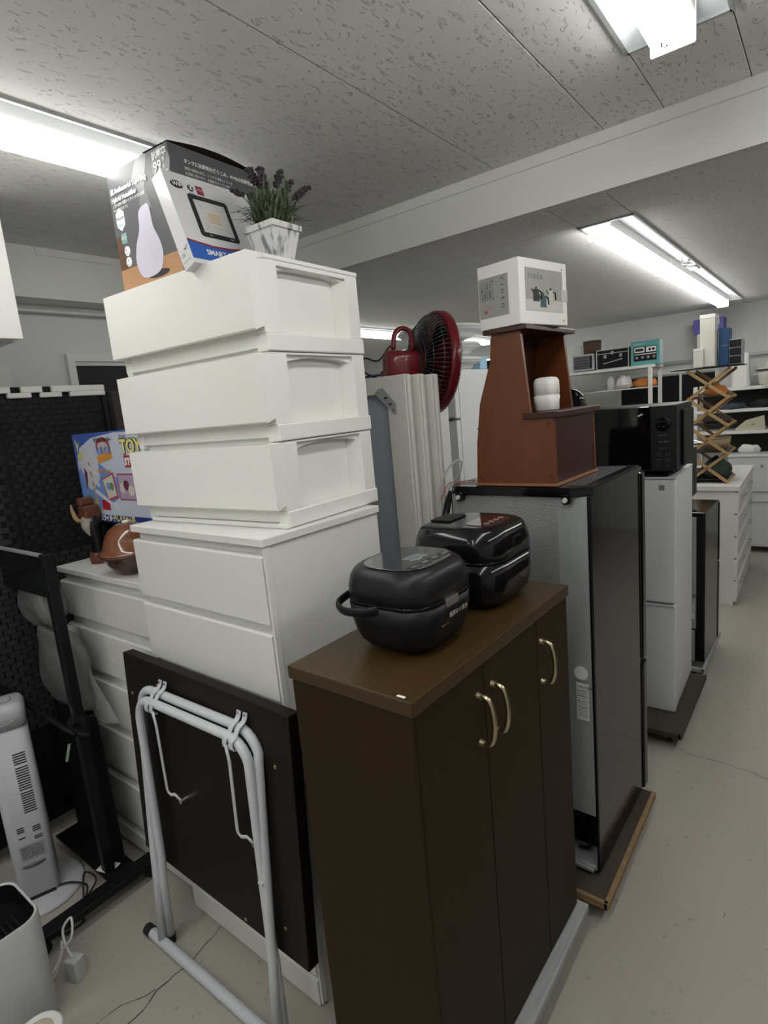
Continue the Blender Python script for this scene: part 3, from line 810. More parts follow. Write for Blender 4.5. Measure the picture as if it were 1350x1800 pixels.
# ---- white framed door panels leaning behind the chest
FRAMEW = mat('ivory frame laminate', (0.70, 0.69, 0.64), 0.5, var=0.02)
def frame_panel(label, x1, y, w_, top, with_glass=True):
    t = thing('framed_panel', label, 'door panel', (x1, y, 0), 0, None)
    s = 0.085
    bm = new()
    box(bm, -s, 0, 0, 0.030, 0.02, top, bev=0.002); obj('stile', bm, FRAMEW, t)
    bm = new(); box(bm, -w_, -w_ + s, 0, 0.030, 0.02, top, bev=0.002); obj('stile', bm, FRAMEW, t)
    for a, b in ((top - 0.062, top), (0.0, 0.08)):
        bm = new(); box(bm, -w_ + s, -s, 0.0005, 0.0295, a, b, bev=0.001); obj('rail', bm, FRAMEW, t)
    bm = new(); box(bm, 0.0, 0.012, 0.006, 0.024, 0.02, top - 0.002, bev=0.003); obj('edge_bead', bm, FRAMEW, t)
    if with_glass:
        bm = new(); box(bm, -w_ + s - 0.004, -s + 0.004, 0.016, 0.020, 0.08, top - 0.062); obj('panel', bm, mat('frosted blue grey panel', (0.36, 0.41, 0.46), 0.35), t)
    return t
fp = frame_panel('front ivory framed panel with metal corner plate, leaning behind the tall white chest', -1.195, 1.70, 0.56, 1.815)
bm = new()
prism(bm, [(-0.122, 1.772), (-0.098, 1.776), (-0.044, 1.716), (-0.044, 1.680), (-0.056, 1.678), (-0.136, 1.758)], -0.0035, 0.0004, 'y')
pl = obj('corner_plate', bm, STEELS, fp, label='grey metal corner plate')
for (a, b) in ((-0.116, 1.762), (-0.054, 1.692)):
    bm = new(); cyl(bm, (a, -0.003, b), (a, -0.0055, b), 0.006, 0.005, 12); obj('screw', bm, CHROME, pl)
bm = new(); box(bm, -0.095, -0.08, -0.0042, -0.0034, 1.735, 1.742); box(bm, -0.075, -0.062, -0.0042, -0.0034, 1.712, 1.718); obj('slot', bm, INKD, pl)
frame_panel('second ivory framed panel directly behind the one with the corner plate', -1.165, 1.742, 0.56, 1.812, False)
frame_panel('rearmost ivory framed panel of the stack beside the black fridge', -1.135, 1.784, 0.56, 1.808, False)

# ---- red pedestal fan
t = thing('pedestal_fan', 'dark red and black pedestal fan seen from behind', 'fan', (-1.46, 2.02, 0))
C0 = Vector((0.125, 0.10, 1.872))
ax = Vector((0.545, 0.839, -0.10)).normalized()
uz = (Vector((0, 0, 1)) - ax * ax.z).normalized(); ux = uz.cross(ax)
MF = Matrix(((ux.x, uz.x, ax.x, C0.x), (ux.y, uz.y, ax.y, C0.y), (ux.z, uz.z, ax.z, C0.z), (0, 0, 0, 1)))
bm = new()
lathe(bm, [(0.200, -0.012), (0.208, -0.010), (0.210, 0.022), (0.204, 0.028), (0.196, 0.026), (0.195, -0.008), (0.200, -0.012)], (0, 0, 0), 48, MF); obj('guard_ring', bm, RED, t)
bm = new()
for k in range(66):
    a = 2 * PI * k / 66
    pts = [(r * math.cos(a), r * math.sin(a), z) for r, z in ((0.045, -0.085), (0.09, -0.085), (0.150, -0.070), (0.188, -0.04), (0.2, -0.008))]
    tube(bm, [MF @ Vector(p) for p in pts], 0.0017, 5)
for r, z in ((0.06, -0.086), (0.11, -0.083), (0.155, -0.068), (0.19, -0.038)):
    tube(bm, [MF @ Vector((r * math.cos(2 * PI * k / 40), r * math.sin(2 * PI * k / 40), z)) for k in range(40)], 0.0014, 4, closed=True)
obj('rear_guard', bm, WIRE, t)
bm = new()
for k in range(72):
    a = 2 * PI * k / 72
    tube(bm, [MF @ Vector((r * math.cos(a), r * math.sin(a), z)) for r, z in ((0.03, 0.075), (0.12, 0.07), (0.18, 0.045), (0.2, 0.015))], 0.0010, 4)
obj('front_guard', bm, WIRE, t)
bm = new(); cyl(bm, MF @ Vector((0, 0, 0.07)), MF @ Vector((0, 0, 0.08)), 0.032, seg=20); obj('centre_cap', bm, RED, t)
bm = new(); cyl(bm, MF @ Vector((0, 0, -0.05)), MF @ Vector((0, 0, 0.035)), 0.03, seg=20); obj('hub', bm, BLACKP, t)
for k in range(5):
    a0 = 2 * PI * k / 5
    bm = new()
    g = []
    for i in range(7):
        r = 0.03 + 0.155 * i / 6
        wd = 0.16 + 0.34 * math.sin(min(1, i / 4) * PI / 2)
        for j in range(5):
            s = j / 4 - 0.5
            a = a0 + s * 2 * wd + 0.25 * i / 6
            g.append(bm.verts.new(MF @ Vector((r * math.cos(a), r * math.sin(a), -0.01 + s * 0.05 + 0.006 * math.sin((j / 4) * PI)))))
    for i in range(6):
        for j in range(4):
            f = bm.faces.new((g[i * 5 + j], g[i * 5 + j + 1], g[i * 5 + j + 6], g[i * 5 + j + 5])); f.smooth = True
    bmesh.ops.solidify(bm, geom=bm.faces[:], thickness=0.0015)
    obj('blade', bm, mat('smoked black blade', (0.012, 0.012, 0.014), 0.25), t)
bm = new()
rb = [(-0.245, .030, .048, .02), (-0.235, .046, .060, .03), (-0.10, .050, .064, .03), (-0.085, .044, .056, .03)]
MH = MF @ Matrix.Translation((0, -0.02, 0.03))
loft(bm, rb, MH, n=6); obj('motor_housing', bm, RED, t)
bm = new()
hp = [(0, 0.045, -0.225), (0, 0.10, -0.222), (0, 0.128, -0.20), (0, 0.13, -0.17), (0, 0.11, -0.15), (0, 0.045, -0.14)]
tube(bm, [MF @ (p + Vector((0, 0.0, 0.045))) for p in smooth_pts(hp, 4)], 0.011, 8, flat=0.9); obj('carry_handle', bm, RED, t)
bm = new(); box(bm, -0.055, 0.055, -0.045, 0.055, 1.66, 1.86, bev=0.016, seg=3); obj('neck_housing', bm, RED, t)
bm = new()
tube(bm, smooth_pts([(-0.09, 0.0, 1.83), (-0.13, -0.02, 1.85), (-0.16, -0.03, 1.88), (-0.13, -0.04, 1.92), (-0.05, -0.05, 1.90), (0.02, -0.04, 1.95), (0.0, -0.03, 1.80), (-0.03, -0.05, 1.70)], 6), 0.0035, 6); obj('power_cord', bm, RUBBER, t)
bm = new(); cyl(bm, (-0.02, 0, 0.03), (-0.02, 0, 1.67), 0.014); obj('pole', bm, RED, t)
bm = new(); lathe(bm, [(0, 0), (0.17, 0), (0.175, 0.01), (0.16, 0.02), (0.03, 0.035), (0.02, 0.06), (0, 0.06)], (-0.02, 0, 0)); obj('base', bm, RED, t)

# ---- cartons and plant on top of the plastic drawers
TOPZ = 1.411 + 0.686 + 0.0105
t = thing('carton', 'large grey humidifier carton with open flap on the plastic drawers', 'box', (-1.418, 1.018, TOPZ), 3.2)
hw, hd, hh = 0.292, 0.325, 0.340
GREYC = mat('grey carton print', (0.105, 0.107, 0.112), 0.45, var=0.12, nscale=6, spec=0.3)
bm = new(); box(bm, -hw, 0, 0, hd, 0, hh, bev=0.0015); obj('box_body', bm, GREYC, t)
bm = new()
M = Matrix.Translation((0, 0, hh)) @ Matrix.Rotation(math.radians(6), 4, 'Y')
vs = []
for i in range(9):
    s = i / 8
    vs.append((0.002 - 0.05 * 0, hd * s, 0.002 + 0.016 * math.sin(PI * s)))
for i in range(9):
    s = i / 8
    vs.append((-0.11, hd * s, 0.004))
b2, fc = addfaces(bm, vs, [(i, i + 1, i + 10, i + 9) for i in range(8)], Matrix.Translation((0, 0, hh)))
bmesh.ops.solidify(bm, geom=fc, thickness=0.002)
obj('flap', bm, mat('brown cardboard', (0.075, 0.05, 0.035), 0.8), t, label='brown inner side of the open top flap')
F, R = face_y(-hw, 0, 0), face_x(0, 0, 0)
LAV = mat('lavender grey print', (0.50, 0.49, 0.58), 0.45, var=0.0, col2=(0.58, 0.55, 0.62), nscale=5)
WOODP = mat('printed oak table', (0.33, 0.17, 0.08), 0.45, var=0.0, col2=(0.48, 0.27, 0.13), nscale=8, stretch=(1.5, 1, 14))
MIST = mat('printed mist', (0.16, 0.16, 0.165), 0.4, var=0.25, nscale=8)
bm = new()
flat(bm, rect(0.002, 0.002, 0.288, 0.070), F, 0.0004, 0)
flat(bm, [(0.002, 0.07), (0.05, 0.07), (0.035, 0.10), (0.03, 0.16), (0.018, 0.165), (0.002, 0.155)], F, 0.0004, 4)
flat(bm, [(0.13, 0.20), (0.19, 0.205), (0.17, 0.26), (0.20, 0.338), (0.15, 0.338), (0.12, 0.30), (0.145, 0.25)], F, 0.0004, 2)
vase = [(0.105, 0.035), (0.150, 0.028), (0.195, 0.040), (0.212, 0.075), (0.205, 0.115), (0.185, 0.155), (0.178, 0.21), (0.160, 0.218), (0.128, 0.205), (0.120, 0.16), (0.095, 0.12), (0.085, 0.075)]
vase = [(p.x, p.y) for p in smooth_pts([(a, b, 0) for a, b in vase], 4, True)]
flat(bm, disc(0.18, 0.030, 0.05, 20, 0.010), F, 0.0008, 3)
flat(bm, vase, F, 0.0012, 1)
flat(bm, disc(0.255, 0.297, 0.040, 24, 0.042), F, 0.0008, 5)
flat(bm, [(0.018, 0.225), (0.038, 0.238), (0.058, 0.225), (0.058, 0.190), (0.038, 0.175), (0.018, 0.190)], F, 0.0008, 6)
flat(bm, rect(0.030, 0.140, 0.056, 0.168), F, 0.0008, 7)
for yy in (0.118, 0.088): flat(bm, disc(0.048, yy, 0.0135), F, 0.0008, 6)
obj('printed_picture', bm, [WOODP, LAV, MIST, INKD, mat('printed leather', (0.10, 0.05, 0.03), 0.5), mat('mid grey print', (0.17, 0.17, 0.175), 0.5), INKW, mat('teal grey print', (0.18, 0.33, 0.33), 0.5)], t)
bm = new()
fm = lambda x, y, l=0.0014: F @ Matrix.Translation((x, y, l))
text(bm, '抗菌率', 0.021, fm(0.223, 0.313), mi=0, bold=0.0005)
text(bm, '99', 0.036, fm(0.224, 0.280), mi=0, bold=0.0006); text(bm, '.9', 0.018, fm(0.262, 0.296), mi=0); text(bm, '%', 0.013, fm(0.265, 0.281), mi=0)
text(bm, '除菌タンク使用時の試験値', 0.005, fm(0.228, 0.270), mi=0)
text(bm, '抗 Antibacterial Top-Filling', 0.0185, fm(0.012, 0.278), mi=0, bold=0.0005, sx=0.86); text(bm, 'Hybrid Humidifier', 0.0185, fm(0.012, 0.256), mi=0, bold=0.0005, sx=0.9)
text(bm, '上から給水 抗菌ハイブリッド式加湿器', 0.010, fm(0.014, 0.243), mi=0, sx=0.9)
text(bm, 'アロマ対応モデル', 0.009, fm(0.014, 0.230 - 0.0), mi=0)
text(bm, 'Warm', 0.017, fm(0.0195, 0.205), mi=1, sx=0.85); text(bm, 'HYBRID', 0.009, fm(0.020, 0.188), mi=2)
text(bm, 'ECO', 0.013, fm(0.031, 0.150), mi=0)
text(bm, '4L', 0.010, fm(0.041, 0.117), mi=1); text(bm, 'Aroma', 0.006, fm(0.038, 0.109), mi=1); text(bm, '△', 0.010, fm(0.043, 0.088), mi=1); text(bm, 'Timer', 0.006, fm(0.039, 0.079), mi=1)
rm = lambda x, y: R @ Matrix.Translation((x, y, 0.0008))
text(bm, 'タンクに抗菌剤を練りこみ、99.9%の抗菌効果を実現', 0.0125, rm(0.046, 0.300), mi=0, bold=0.0003)
for k, s in enumerate(('雑菌の繁殖を抑え、いつでも清潔なミストを', 'お部屋に届けます。抗菌剤をタンクに練りこむこ', 'とにより、お手入れもかんたん。上部給水式なの', 'で、タンクを持ち運ばずに直接給水が可能です。', '※すべての菌に効果があるわけではありません')):
    text(bm, s, 0.0085, rm(0.046, 0.283 - 0.0125 * k), mi=0)
obj('lettering', bm, [INKW, INKD, mat('teal ink', (0.05, 0.25, 0.22), 0.5)], t)

t = thing('carton', 'small white floodlight carton leaning on the grey humidifier carton', 'box', (-1.288, 0.958, TOPZ + 0.001), 2)
ML = Matrix.Rotation(math.radians(-19), 4, 'Y')     # leans back towards -x
sw, sd, sh = 0.046, 0.285, 0.258
bm = new(); box(bm, -sw, 0, 0, sd, 0.0, sh, ML, bev=0.001); obj('box_body', bm, mat('glossy white card', (0.70, 0.70, 0.72), 0.22, coat=0.3), t)
R = ML @ face_x(0, 0, 0); F = ML @ face_y(-sw, 0, 0)
bm = new()
pts = [(0.001, 0.028), (0.05, 0.030), (0.10, 0.040), (0.16, 0.050), (0.22, 0.044), (0.284, 0.040)]
def band(lo, hi): return [(a, b + lo) for a, b in pts] + [(a, b + hi) for a, b in pts[::-1]]
flat(bm, [(0.001, 0.012), (0.284, 0.012), (0.284, 0.066), (0.20, 0.068), (0.14, 0.060), (0.08, 0.058), (0.001, 0.066)], R, 0.0005, 1)
flat(bm, [(0.001, 0.012), (0.284, 0.012), (0.284, 0.060), (0.20, 0.062), (0.14, 0.054), (0.08, 0.052), (0.001, 0.060)], R, 0.0008, 0)
flat(bm, [(0.062, 0.082), (0.180, 0.082), (0.186, 0.088), (0.186, 0.198), (0.180, 0.204), (0.062, 0.204), (0.056, 0.198), (0.056, 0.088)], R, 0.0008, 2)
flat(bm, rect(0.070, 0.096, 0.172, 0.190), R, 0.0011, 3)
flat(bm, rect(0.094, 0.116, 0.148, 0.166), R, 0.0014, 4)
for c in ((0.070, 0.190, 0.094, 0.166), (0.172, 0.190, 0.148, 0.166), (0.070, 0.096, 0.094, 0.116), (0.172, 0.096, 0.148, 0.116)):
    flat(bm, [(c[0], c[1]), (c[2], c[3]), (c[2] + 0.001, c[3]), (c[0] + 0.001, c[1])], R, 0.0016, 6)
for q_ in range(4): flat(bm, rect(0.100, 0.128 + 0.008 * q_, 0.142, 0.133 + 0.008 * q_), R, 0.0017, 5)
flat(bm, disc(0.034, 0.222, 0.020, 18, 0.011), R, 0.0008, 2)
flat(bm, disc(0.076, 0.222, 0.0095), R, 0.0008, 2)
flat(bm, rect(0.094, 0.209, 0.116, 0.234), R, 0.0008, 1)
obj('printed_picture', bm, [BLUE, mat('dark red print', (0.28, 0.03, 0.04), 0.4), INKD, mat('light grey print', (0.62, 0.62, 0.62), 0.4), mat('pale lamp print', (0.68, 0.66, 0.60), 0.4), mat('warm led print', (0.62, 0.50, 0.34), 0.4), INKG], t)
bm = new()
rm = lambda x, y: R @ Matrix.Translation((x, y, 0.0012))
text(bm, 'SMART FLOODLIGHT', 0.021, rm(0.050, 0.028), mi=0, bold=0.0006)
text(bm, 'WiFi', 0.017, rm(0.018, 0.216), mi=0, bold=0.0004); text(bm, 'Z', 0.014, rm(0.071, 0.217), mi=0, bold=0.0008); text(bm, 'ZigBee', 0.007, rm(0.066, 0.203), mi=1); text(bm, 'tuya', 0.009, rm(0.0955, 0.220), mi=0)
text(bm, 'IP65', 0.006, rm(0.082, 0.086), mi=0); text(bm, '30W', 0.006, rm(0.152, 0.086), mi=0)
fm = lambda x, y: F @ Matrix.Translation((x, y, 0.0008))
text(bm, 'CE', 0.012, fm(0.008, 0.030), mi=1); text(bm, '✓', 0.022, fm(0.024, 0.040), mi=1); text(bm, 'MADE IN CHINA', 0.0045, fm(0.006, 0.015), mi=1)
obj('lettering', bm, [INKW, INKD], t)

# potted lavender
POT = mat('distressed white tin', (0.62, 0.62, 0.61), 0.6, var=0.0, col2=(0.18, 0.20, 0.22), nscale=22, stretch=(3, 3, 0.7))
nt = POT.node_tree
rp = nt.nodes.new('ShaderNodeValToRGB'); rp.color_ramp.elements[0].position = 0.52; rp.color_ramp.elements[1].position = 0.66
mxn = [n for n in nt.nodes if n.type == 'MIX'][0]; nzn = [n for n in nt.nodes if n.type == 'TEX_NOISE'][0]
nt.links.new(nzn.outputs[0], rp.inputs[0]); nt.links.new(rp.outputs[0], mxn.inputs[0])
t = thing('potted_lavender', 'artificial lavender in a square distressed white pot', 'potted plant', (-1.19, 1.145, TOPZ), 2)
bm = new()
loft(bm, [(0, .034, .034, .003), (0.076, .050, .050, .003), (0.076, .055, .055, .004), (0.090, .056, .056, .004), (0.091, .050, .050, .003), (0.080, .048, .048, .003)], smooth=False, n=2); obj('pot', bm, POT, t)
bm = new(); box(bm, -0.047, 0.047, -0.047, 0.047, 0.07, 0.081); obj('soil', bm, INKD, t)
bm = new()
rg = random.Random(5)
for k in range(520):
    a = rg.uniform(0, 2 * PI); tilt = rg.uniform(0.05, 1.25)
    L = rg.uniform(0.05, 0.115); b = Vector((rg.uniform(-.036, .036), rg.uniform(-.036, .036), 0.08 + rg.uniform(0, 0.035)))
    d = Vector((math.cos(a) * math.sin(tilt), math.sin(a) * math.sin(tilt), math.cos(tilt)))
    sw_ = Vector((-math.sin(a), math.cos(a), 0)) * rg.uniform(.0018, .0032)
    m1 = b + d * L * 0.5 + Vector((0, 0, 0.006)); e = b + d * L - Vector((0, 0, 0.022 * math.sin(tilt)))
    addfaces(bm, [b - sw_ * .6, b + sw_ * .6, m1 + sw_, m1 - sw_, e], [(0, 1, 2, 3), (3, 2, 4)], mi=0 if rg.random() < .7 else 1)
obj('foliage', bm, [mat('sage leaf', (0.065, 0.095, 0.045), 0.6, var=0.3), mat('pale sage leaf', (0.14, 0.17, 0.10), 0.6, var=0.2)], t, kind='stuff')
PUR = mat('dusty purple bud', (0.050, 0.042, 0.048), 0.8, var=0.35, nscale=80)
for (dx, dy, hz, L) in ((-0.115, -0.02, 0.125, .035), (-0.085, 0.015, 0.115, .025), (-0.055, -0.01, 0.165, .05), (-0.022, 0.0, 0.160, .05), (-0.040, 0.03, 0.130, .035), (0.022, 0.035, 0.150, .045), (0.0, -0.02, 0.140, .04), (0.04, 0.055, 0.125, .04), (0.035, 0.125, 0.125, .05), (-0.07, 0.04, 0.150, .03), (0.03, 0.10, 0.105, .03)):
    e = Vector((dx, dy, 0.085 + hz)); b = Vector((dx * .2, dy * .2, 0.09))
    bm = new()
    tube(bm, smooth_pts([b, b.lerp(e, .5) + Vector((0, 0, .02)), e], 4), 0.0012, 5, mi=1)
    d = (e - b); d.z *= 0.6; d.normalize()
    nq = int(L / 0.0058)
    for q in range(nq + 1):
        c = e - d * (L - q * 0.0058)
        rr = 0.0085 * (0.75 + 0.5 * math.sin(q * 2.1)) if q < nq else 0.003
        for w2 in range(5):
            a = w2 * 2 * PI / 5 + q * 0.9
            off = Vector((math.cos(a), math.sin(a), 0.2 + rg.uniform(-.2, .3))) * rr
            bmesh.ops.create_icosphere(bm, subdivisions=1, radius=rg.uniform(0.0038, 0.0052), matrix=Matrix.Translation(c + off))
    obj('flower_spike', bm, [PUR, mat('sage leaf', (0.075, 0.115, 0.045), 0.6, var=0.3)], t)

# ================================================================ FOLDING TABLE
t = thing('folding_table', 'folding table with espresso top and grey tubular legs, stood on edge against the white chest', 'table', (-1.4375, 0.85, -0.0))
Mt = Matrix.Rotation(math.radians(-1.3), 4, 'Z') @ Matrix.Translation((0, -0.030, -0.012)) @ Matrix.Rotation(math.radians(-3.2), 4, 'X')
bm = new(); box(bm, -0.410, 0.412, -0.018, 0.018, 0.285, 0.995, Mt, bev=0.0015); tb = obj('tabletop', bm, DTOP, t)
for (hx_, hz_) in ((-0.375, .86), (-0.21, .925), (0.19, .925), (0.345, .84), (0.33, .37), (0.15, .30), (-0.37, .45)):
    bm = new(); cyl(bm, Mt @ Vector((hx_, -0.0182, hz_)), Mt @ Vector((hx_, -0.0196, hz_)), 0.0055, 0.005, 12); obj('screw', bm, BRASS, tb)
def uframe(x0, x1, yt, yb, zt, rad, kink, r=0.0135):
    def yy(z): return yb + (yt - yb) * (z / zt)
    P = [(x0 + kink[0], yb, 0.02), (x0 + kink[0] * .6, yy(.25), .25), (x0, yy(.33), .33), (x0, yy(.6), .6), (x0, yy(zt - rad), zt - rad)]
    for k in range(1, 6):
        a = PI - k * PI / 2 / 6
        P.append((x0 + rad + rad * math.cos(a), yy(zt), zt - rad + rad * math.sin(a)))
    P.append((x0 + rad, yy(zt), zt)); P.append((0.5 * (x0 + x1), yy(zt), zt)); P.append((x1 - rad, yy(zt), zt))
    for k in range(1, 6):
        a = PI / 2 - k * PI / 2 / 6
        P.append((x1 - rad + rad * math.cos(a), yy(zt), zt - rad + rad * math.sin(a)))
    P += [(x1, yy(zt - rad), zt - rad), (x1, yy(.6), .6), (x1, yy(.33), .33), (x1 + kink[1] * .6, yy(.25), .25), (x1 + kink[1], yb, 0.02)]
    bm = new(); tube(bm, P, r, 12); return bm
f1 = obj('leg_frame', uframe(-0.277, 0.293, -0.013, -0.088, 0.908, 0.075, (0.004, 0.004)), TUBE, t)
f2 = obj('leg_frame', uframe(-0.246, 0.284, -0.041, -0.062, 0.892, 0.072, (-0.018, 0.014)), TUBE, t)
bm = new(); cyl(bm, (-0.345, -0.088, 0.018), (0.43, -0.088, 0.018), 0.0165, seg=16); fb = obj('foot_bar', bm, TUBE, f1)
for xx, s in ((-0.345, -1), (0.43, 1)):
    bm = new(); cyl(bm, (xx - s * .012, -0.088, 0.0185), (xx + s * 0.02, -0.088, 0.0185), 0.0182, seg=16); obj('end_cap', bm, RUBBER, t)
for xx in (-0.266, 0.298):
    bm = new(); cyl(bm, (xx, -0.062, 0.0005), (xx, -0.062, 0.030), 0.0165, seg=14); obj('foot_cap', bm, RUBBER, f2)
for cx_, sa, sb in ((-0.150, 0.022, -0.010), (0.228, -0.008, -0.044)):
    for dx in (-0.012, 0.014):
        bm = new()
        st = smooth_pts([(cx_ + dx, -0.002, .948), (cx_ + dx, -0.006, .934), (cx_ + dx, -0.014, .925), (cx_ + dx, -0.032, .916), (cx_ + dx, -0.044, .899), (cx_ + dx, -0.058, .892), (cx_ + dx, -0.059, .872), (cx_ + dx, -0.045, .866)], 4)
        for a, b in zip(st, st[1:]):
            d = (b - a).normalized(); n = Vector((0, -d.z, d.y)) * 0.0015
            w3 = Vector((0.008, 0, 0))
            addfaces(bm, [a - w3 - n, a + w3 - n, b + w3 - n, b - w3 - n, a - w3 + n, a + w3 + n, b + w3 + n, b - w3 + n], [(0, 1, 2, 3), (4, 7, 6, 5), (0, 3, 7, 4), (1, 5, 6, 2)])
        cp = obj('clamp', bm, TUBE, t)
        bm = new(); cyl(bm, (cx_ + dx, -0.001, .942), (cx_ + dx, -0.009, .942), 0.005, 0.003, 10); obj('screw', bm, CHROME, cp)
    bm = new()
    sx_ = cx_ + sb
    tube(bm, [(cx_ + sa, -0.060, 0.880), (cx_ + sa, -0.056, 0.83), (sx_, -0.040, .60), (sx_, -0.038, .588), (sx_ + .012, -0.038, .582), (sx_ + .035, -0.036, .590), (sx_ + .046, -0.034, .582), (sx_ + .052, -0.030, .572)], 0.0066, 8, flat=0.5)
    obj('stay', bm, TUBE, t)
    bm = new(); cyl(bm, (sx_ + .054, -0.010, .570), (sx_ + .054, -0.034, .570), 0.009, 0.007, 12); obj('screw', bm, CHROME, t)
for xx in (0.293, 0.284, -0.246):
    bm = new(); cyl(bm, (xx, -0.050, .50), (xx, -0.066, .50), 0.0065, 0.0045, 10); obj('rivet', bm, TUBE, t)

# ================================================================ LEFT FOREGROUND
# black stand with smoked panel
t = thing('black_stand', 'black metal display stand with smoked panel, post and T shaped floor base', 'stand', (-2.10, 0.80, 0))
SM = mat('smoked panel', (0.006, 0.008, 0.010), 0.12, var=0.1, alpha=0.75, spec=0.3)
bm = new(); box(bm, 0.035, 0.095, -0.30, 0.13, 0.05, 0.078, bev=0.002); obj('floor_bar', bm, BLACKM, t)
bm = new(); box(bm, -0.42, 0.033, -0.03, 0.075, 0.055, 0.066, bev=0.001); ft = obj('floor_foot', bm, BLACKM, t)
for (xx, yy) in ((0.065, -0.28), (0.065, 0.11), (-0.38, 0.02)):
    bm = new(); cyl(bm, (xx - 0.012, yy, 0.024), (xx + 0.012, yy, 0.024), 0.0235, seg=16); box(bm, xx - .008, xx + .008, yy - .01, yy + .01, .024, .056); obj('caster', bm, RUBBER, t)
bm = new(); flat(bm, rect(-0.075, -0.01, -0.02, 0.035), Matrix.Translation((-0.0, 0, 0.066)) @ Matrix.Rotation(.3, 4, 'Z'), 0.0005); flat(bm, rect(-0.03, 0.02, -0.005, 0.045), Matrix.Translation((0, 0, 0.0663)) @ Matrix.Rotation(.3, 4, 'Z'), 0.0006); tg = obj('price_tag', bm, PAPER, t)
bm = new()
text(bm, '中古', 0.014, Matrix.Translation((-0.07, 0.0, 0.067)) @ Matrix.Rotation(.3, 4, 'Z'), 0.0004); text(bm, 'A-38', 0.012, Matrix.Translation((-0.068, -0.018, 0.067)) @ Matrix.Rotation(.3, 4, 'Z'), 0.0004)
obj('lettering', bm, INKD, tg)
bm = new(); box(bm, -0.048, -0.012, -0.018, 0.018, 0.066, 1.315, bev=0.003); obj('post', bm, BLACKM, t)
bm = new(); box(bm, -0.47, -0.048, -0.004, 0.002, 1.165, 1.300, bev=0.001); pn = obj('smoked_panel', bm, SM, t)
bm = new(); box(bm, -0.47, -0.045, -0.008, 0.006, 1.300, 1.312, bev=0.002); obj('top_rail', bm, STEELS, t)
bm = new(); box(bm, -0.47, -0.048, -0.006, 0.004, 1.150, 1.165, bev=0.002); obj('lower_rail', bm, BLACKM, t)
bm = new(); tube(bm, [(-0.47, -0.126, 0.805), (-0.06, -0.03, 0.655), (-0.02, -0.02, 0.645)], 0.010, 8); obj('brace', bm, BLACKM, t)
bm = new()
lathe(bm, [(0, -0.02), (0.024, -0.018), (0.028, 0), (0.024, 0.018), (0, 0.02)], (-0.005, -0.02, 0.70), 12)
tube(bm, [(0.0, -0.03, 0.70), (0.05, -0.04, 0.735), (0.02, -0.04, 0.79)], 0.01, 6, rs=[.016, .010, .004])
tube(bm, [(0.0, -0.03, 0.69), (0.09, -0.04, 0.690), (0.16, -0.05, 0.715)], 0.008, 6, rs=[.012, .008, .006])
obj('clamp_knob', bm, BLACKM, t)
bm = new(); prism(bm, [(-0.02, 0.625), (0.0, 0.635), (-0.055, 0.545), (-0.075, 0.538)], -0.055, -0.051, 'y'); obj('tie_strap', bm, mat('pale green strap', (0.30, 0.38, 0.30), 0.3, var=0.4, nscale=60), t, label='pale green translucent strap')

BAGM = mat('cloudy plastic film', (0.17, 0.178, 0.172), 0.28, var=0.1, alpha=0.78, bump=0.9, bscale=22, spec=0.5)
def bundle(name, label, cat, c, r, seed, m=BAGM, parts=None):
    t = thing(name, label, cat, c)
    rg = random.Random(seed)
    bm = new()
    bmesh.ops.create_icosphere(bm, subdivisions=4, radius=1)
    ph = [rg.uniform(0, 6) for _ in range(8)]
    for v in bm.verts:
        n = v.co.normalized()
        k = 1 + 0.07 * math.sin(5 * n.x + ph[0] + 3 * n.z) + 0.06 * math.sin(7 * n.z + ph[1] + 4 * n.y) + 0.05 * abs(math.sin(9 * n.y + ph[2] + 6 * n.x)) + 0.03 * math.sin(19 * n.x + 11 * n.z + ph[3])
        q = Vector((abs(n.x) ** .7 * (1 if n.x > 0 else -1), abs(n.y) ** .7 * (1 if n.y > 0 else -1), abs(n.z) ** .7 * (1 if n.z > 0 else -1)))
        v.co = Vector((q.x * r[0] * k, q.y * r[1] * k, r[2] + q.z * r[2] * k))
        if v.co.z < 0: v.co.z = 0
    for f in bm.faces: f.smooth = True
    obj('wrapping', bm, m, t)
    return t
# low black carton that carries the wrapped goods, with brown side
t = thing('storage_box', 'black and brown storage box in the shadow behind the tower heater', 'box', (-2.50, 1.02, 0))
t.location = (-2.50, 0.97, 0)
bm = new(); box(bm, -0.075, 0.045, -0.05, 0.30, 0, 0.62, bev=0.004); obj('box_body', bm, mat('black board', (0.01, 0.009, 0.009), 0.7), t)
bm = new(); box(bm, -0.070, 0.040, -0.054, -0.051, 0.02, 0.60); obj('brown_panel', bm, mat('brown board', (0.05, 0.028, 0.012), 0.6), t)
bundle('wrapped_bundle', 'large cloudy plastic wrapped bundle behind the black post', 'bundle', (-2.33, 0.865, 0.66), (0.17, 0.045, 0.17), 1)
bundle('wrapped_bundle', 'grey crumpled plastic sack above the larger wrapped bundle', 'bundle', (-2.42, 0.862, 0.985), (0.13, 0.05, 0.105), 2)
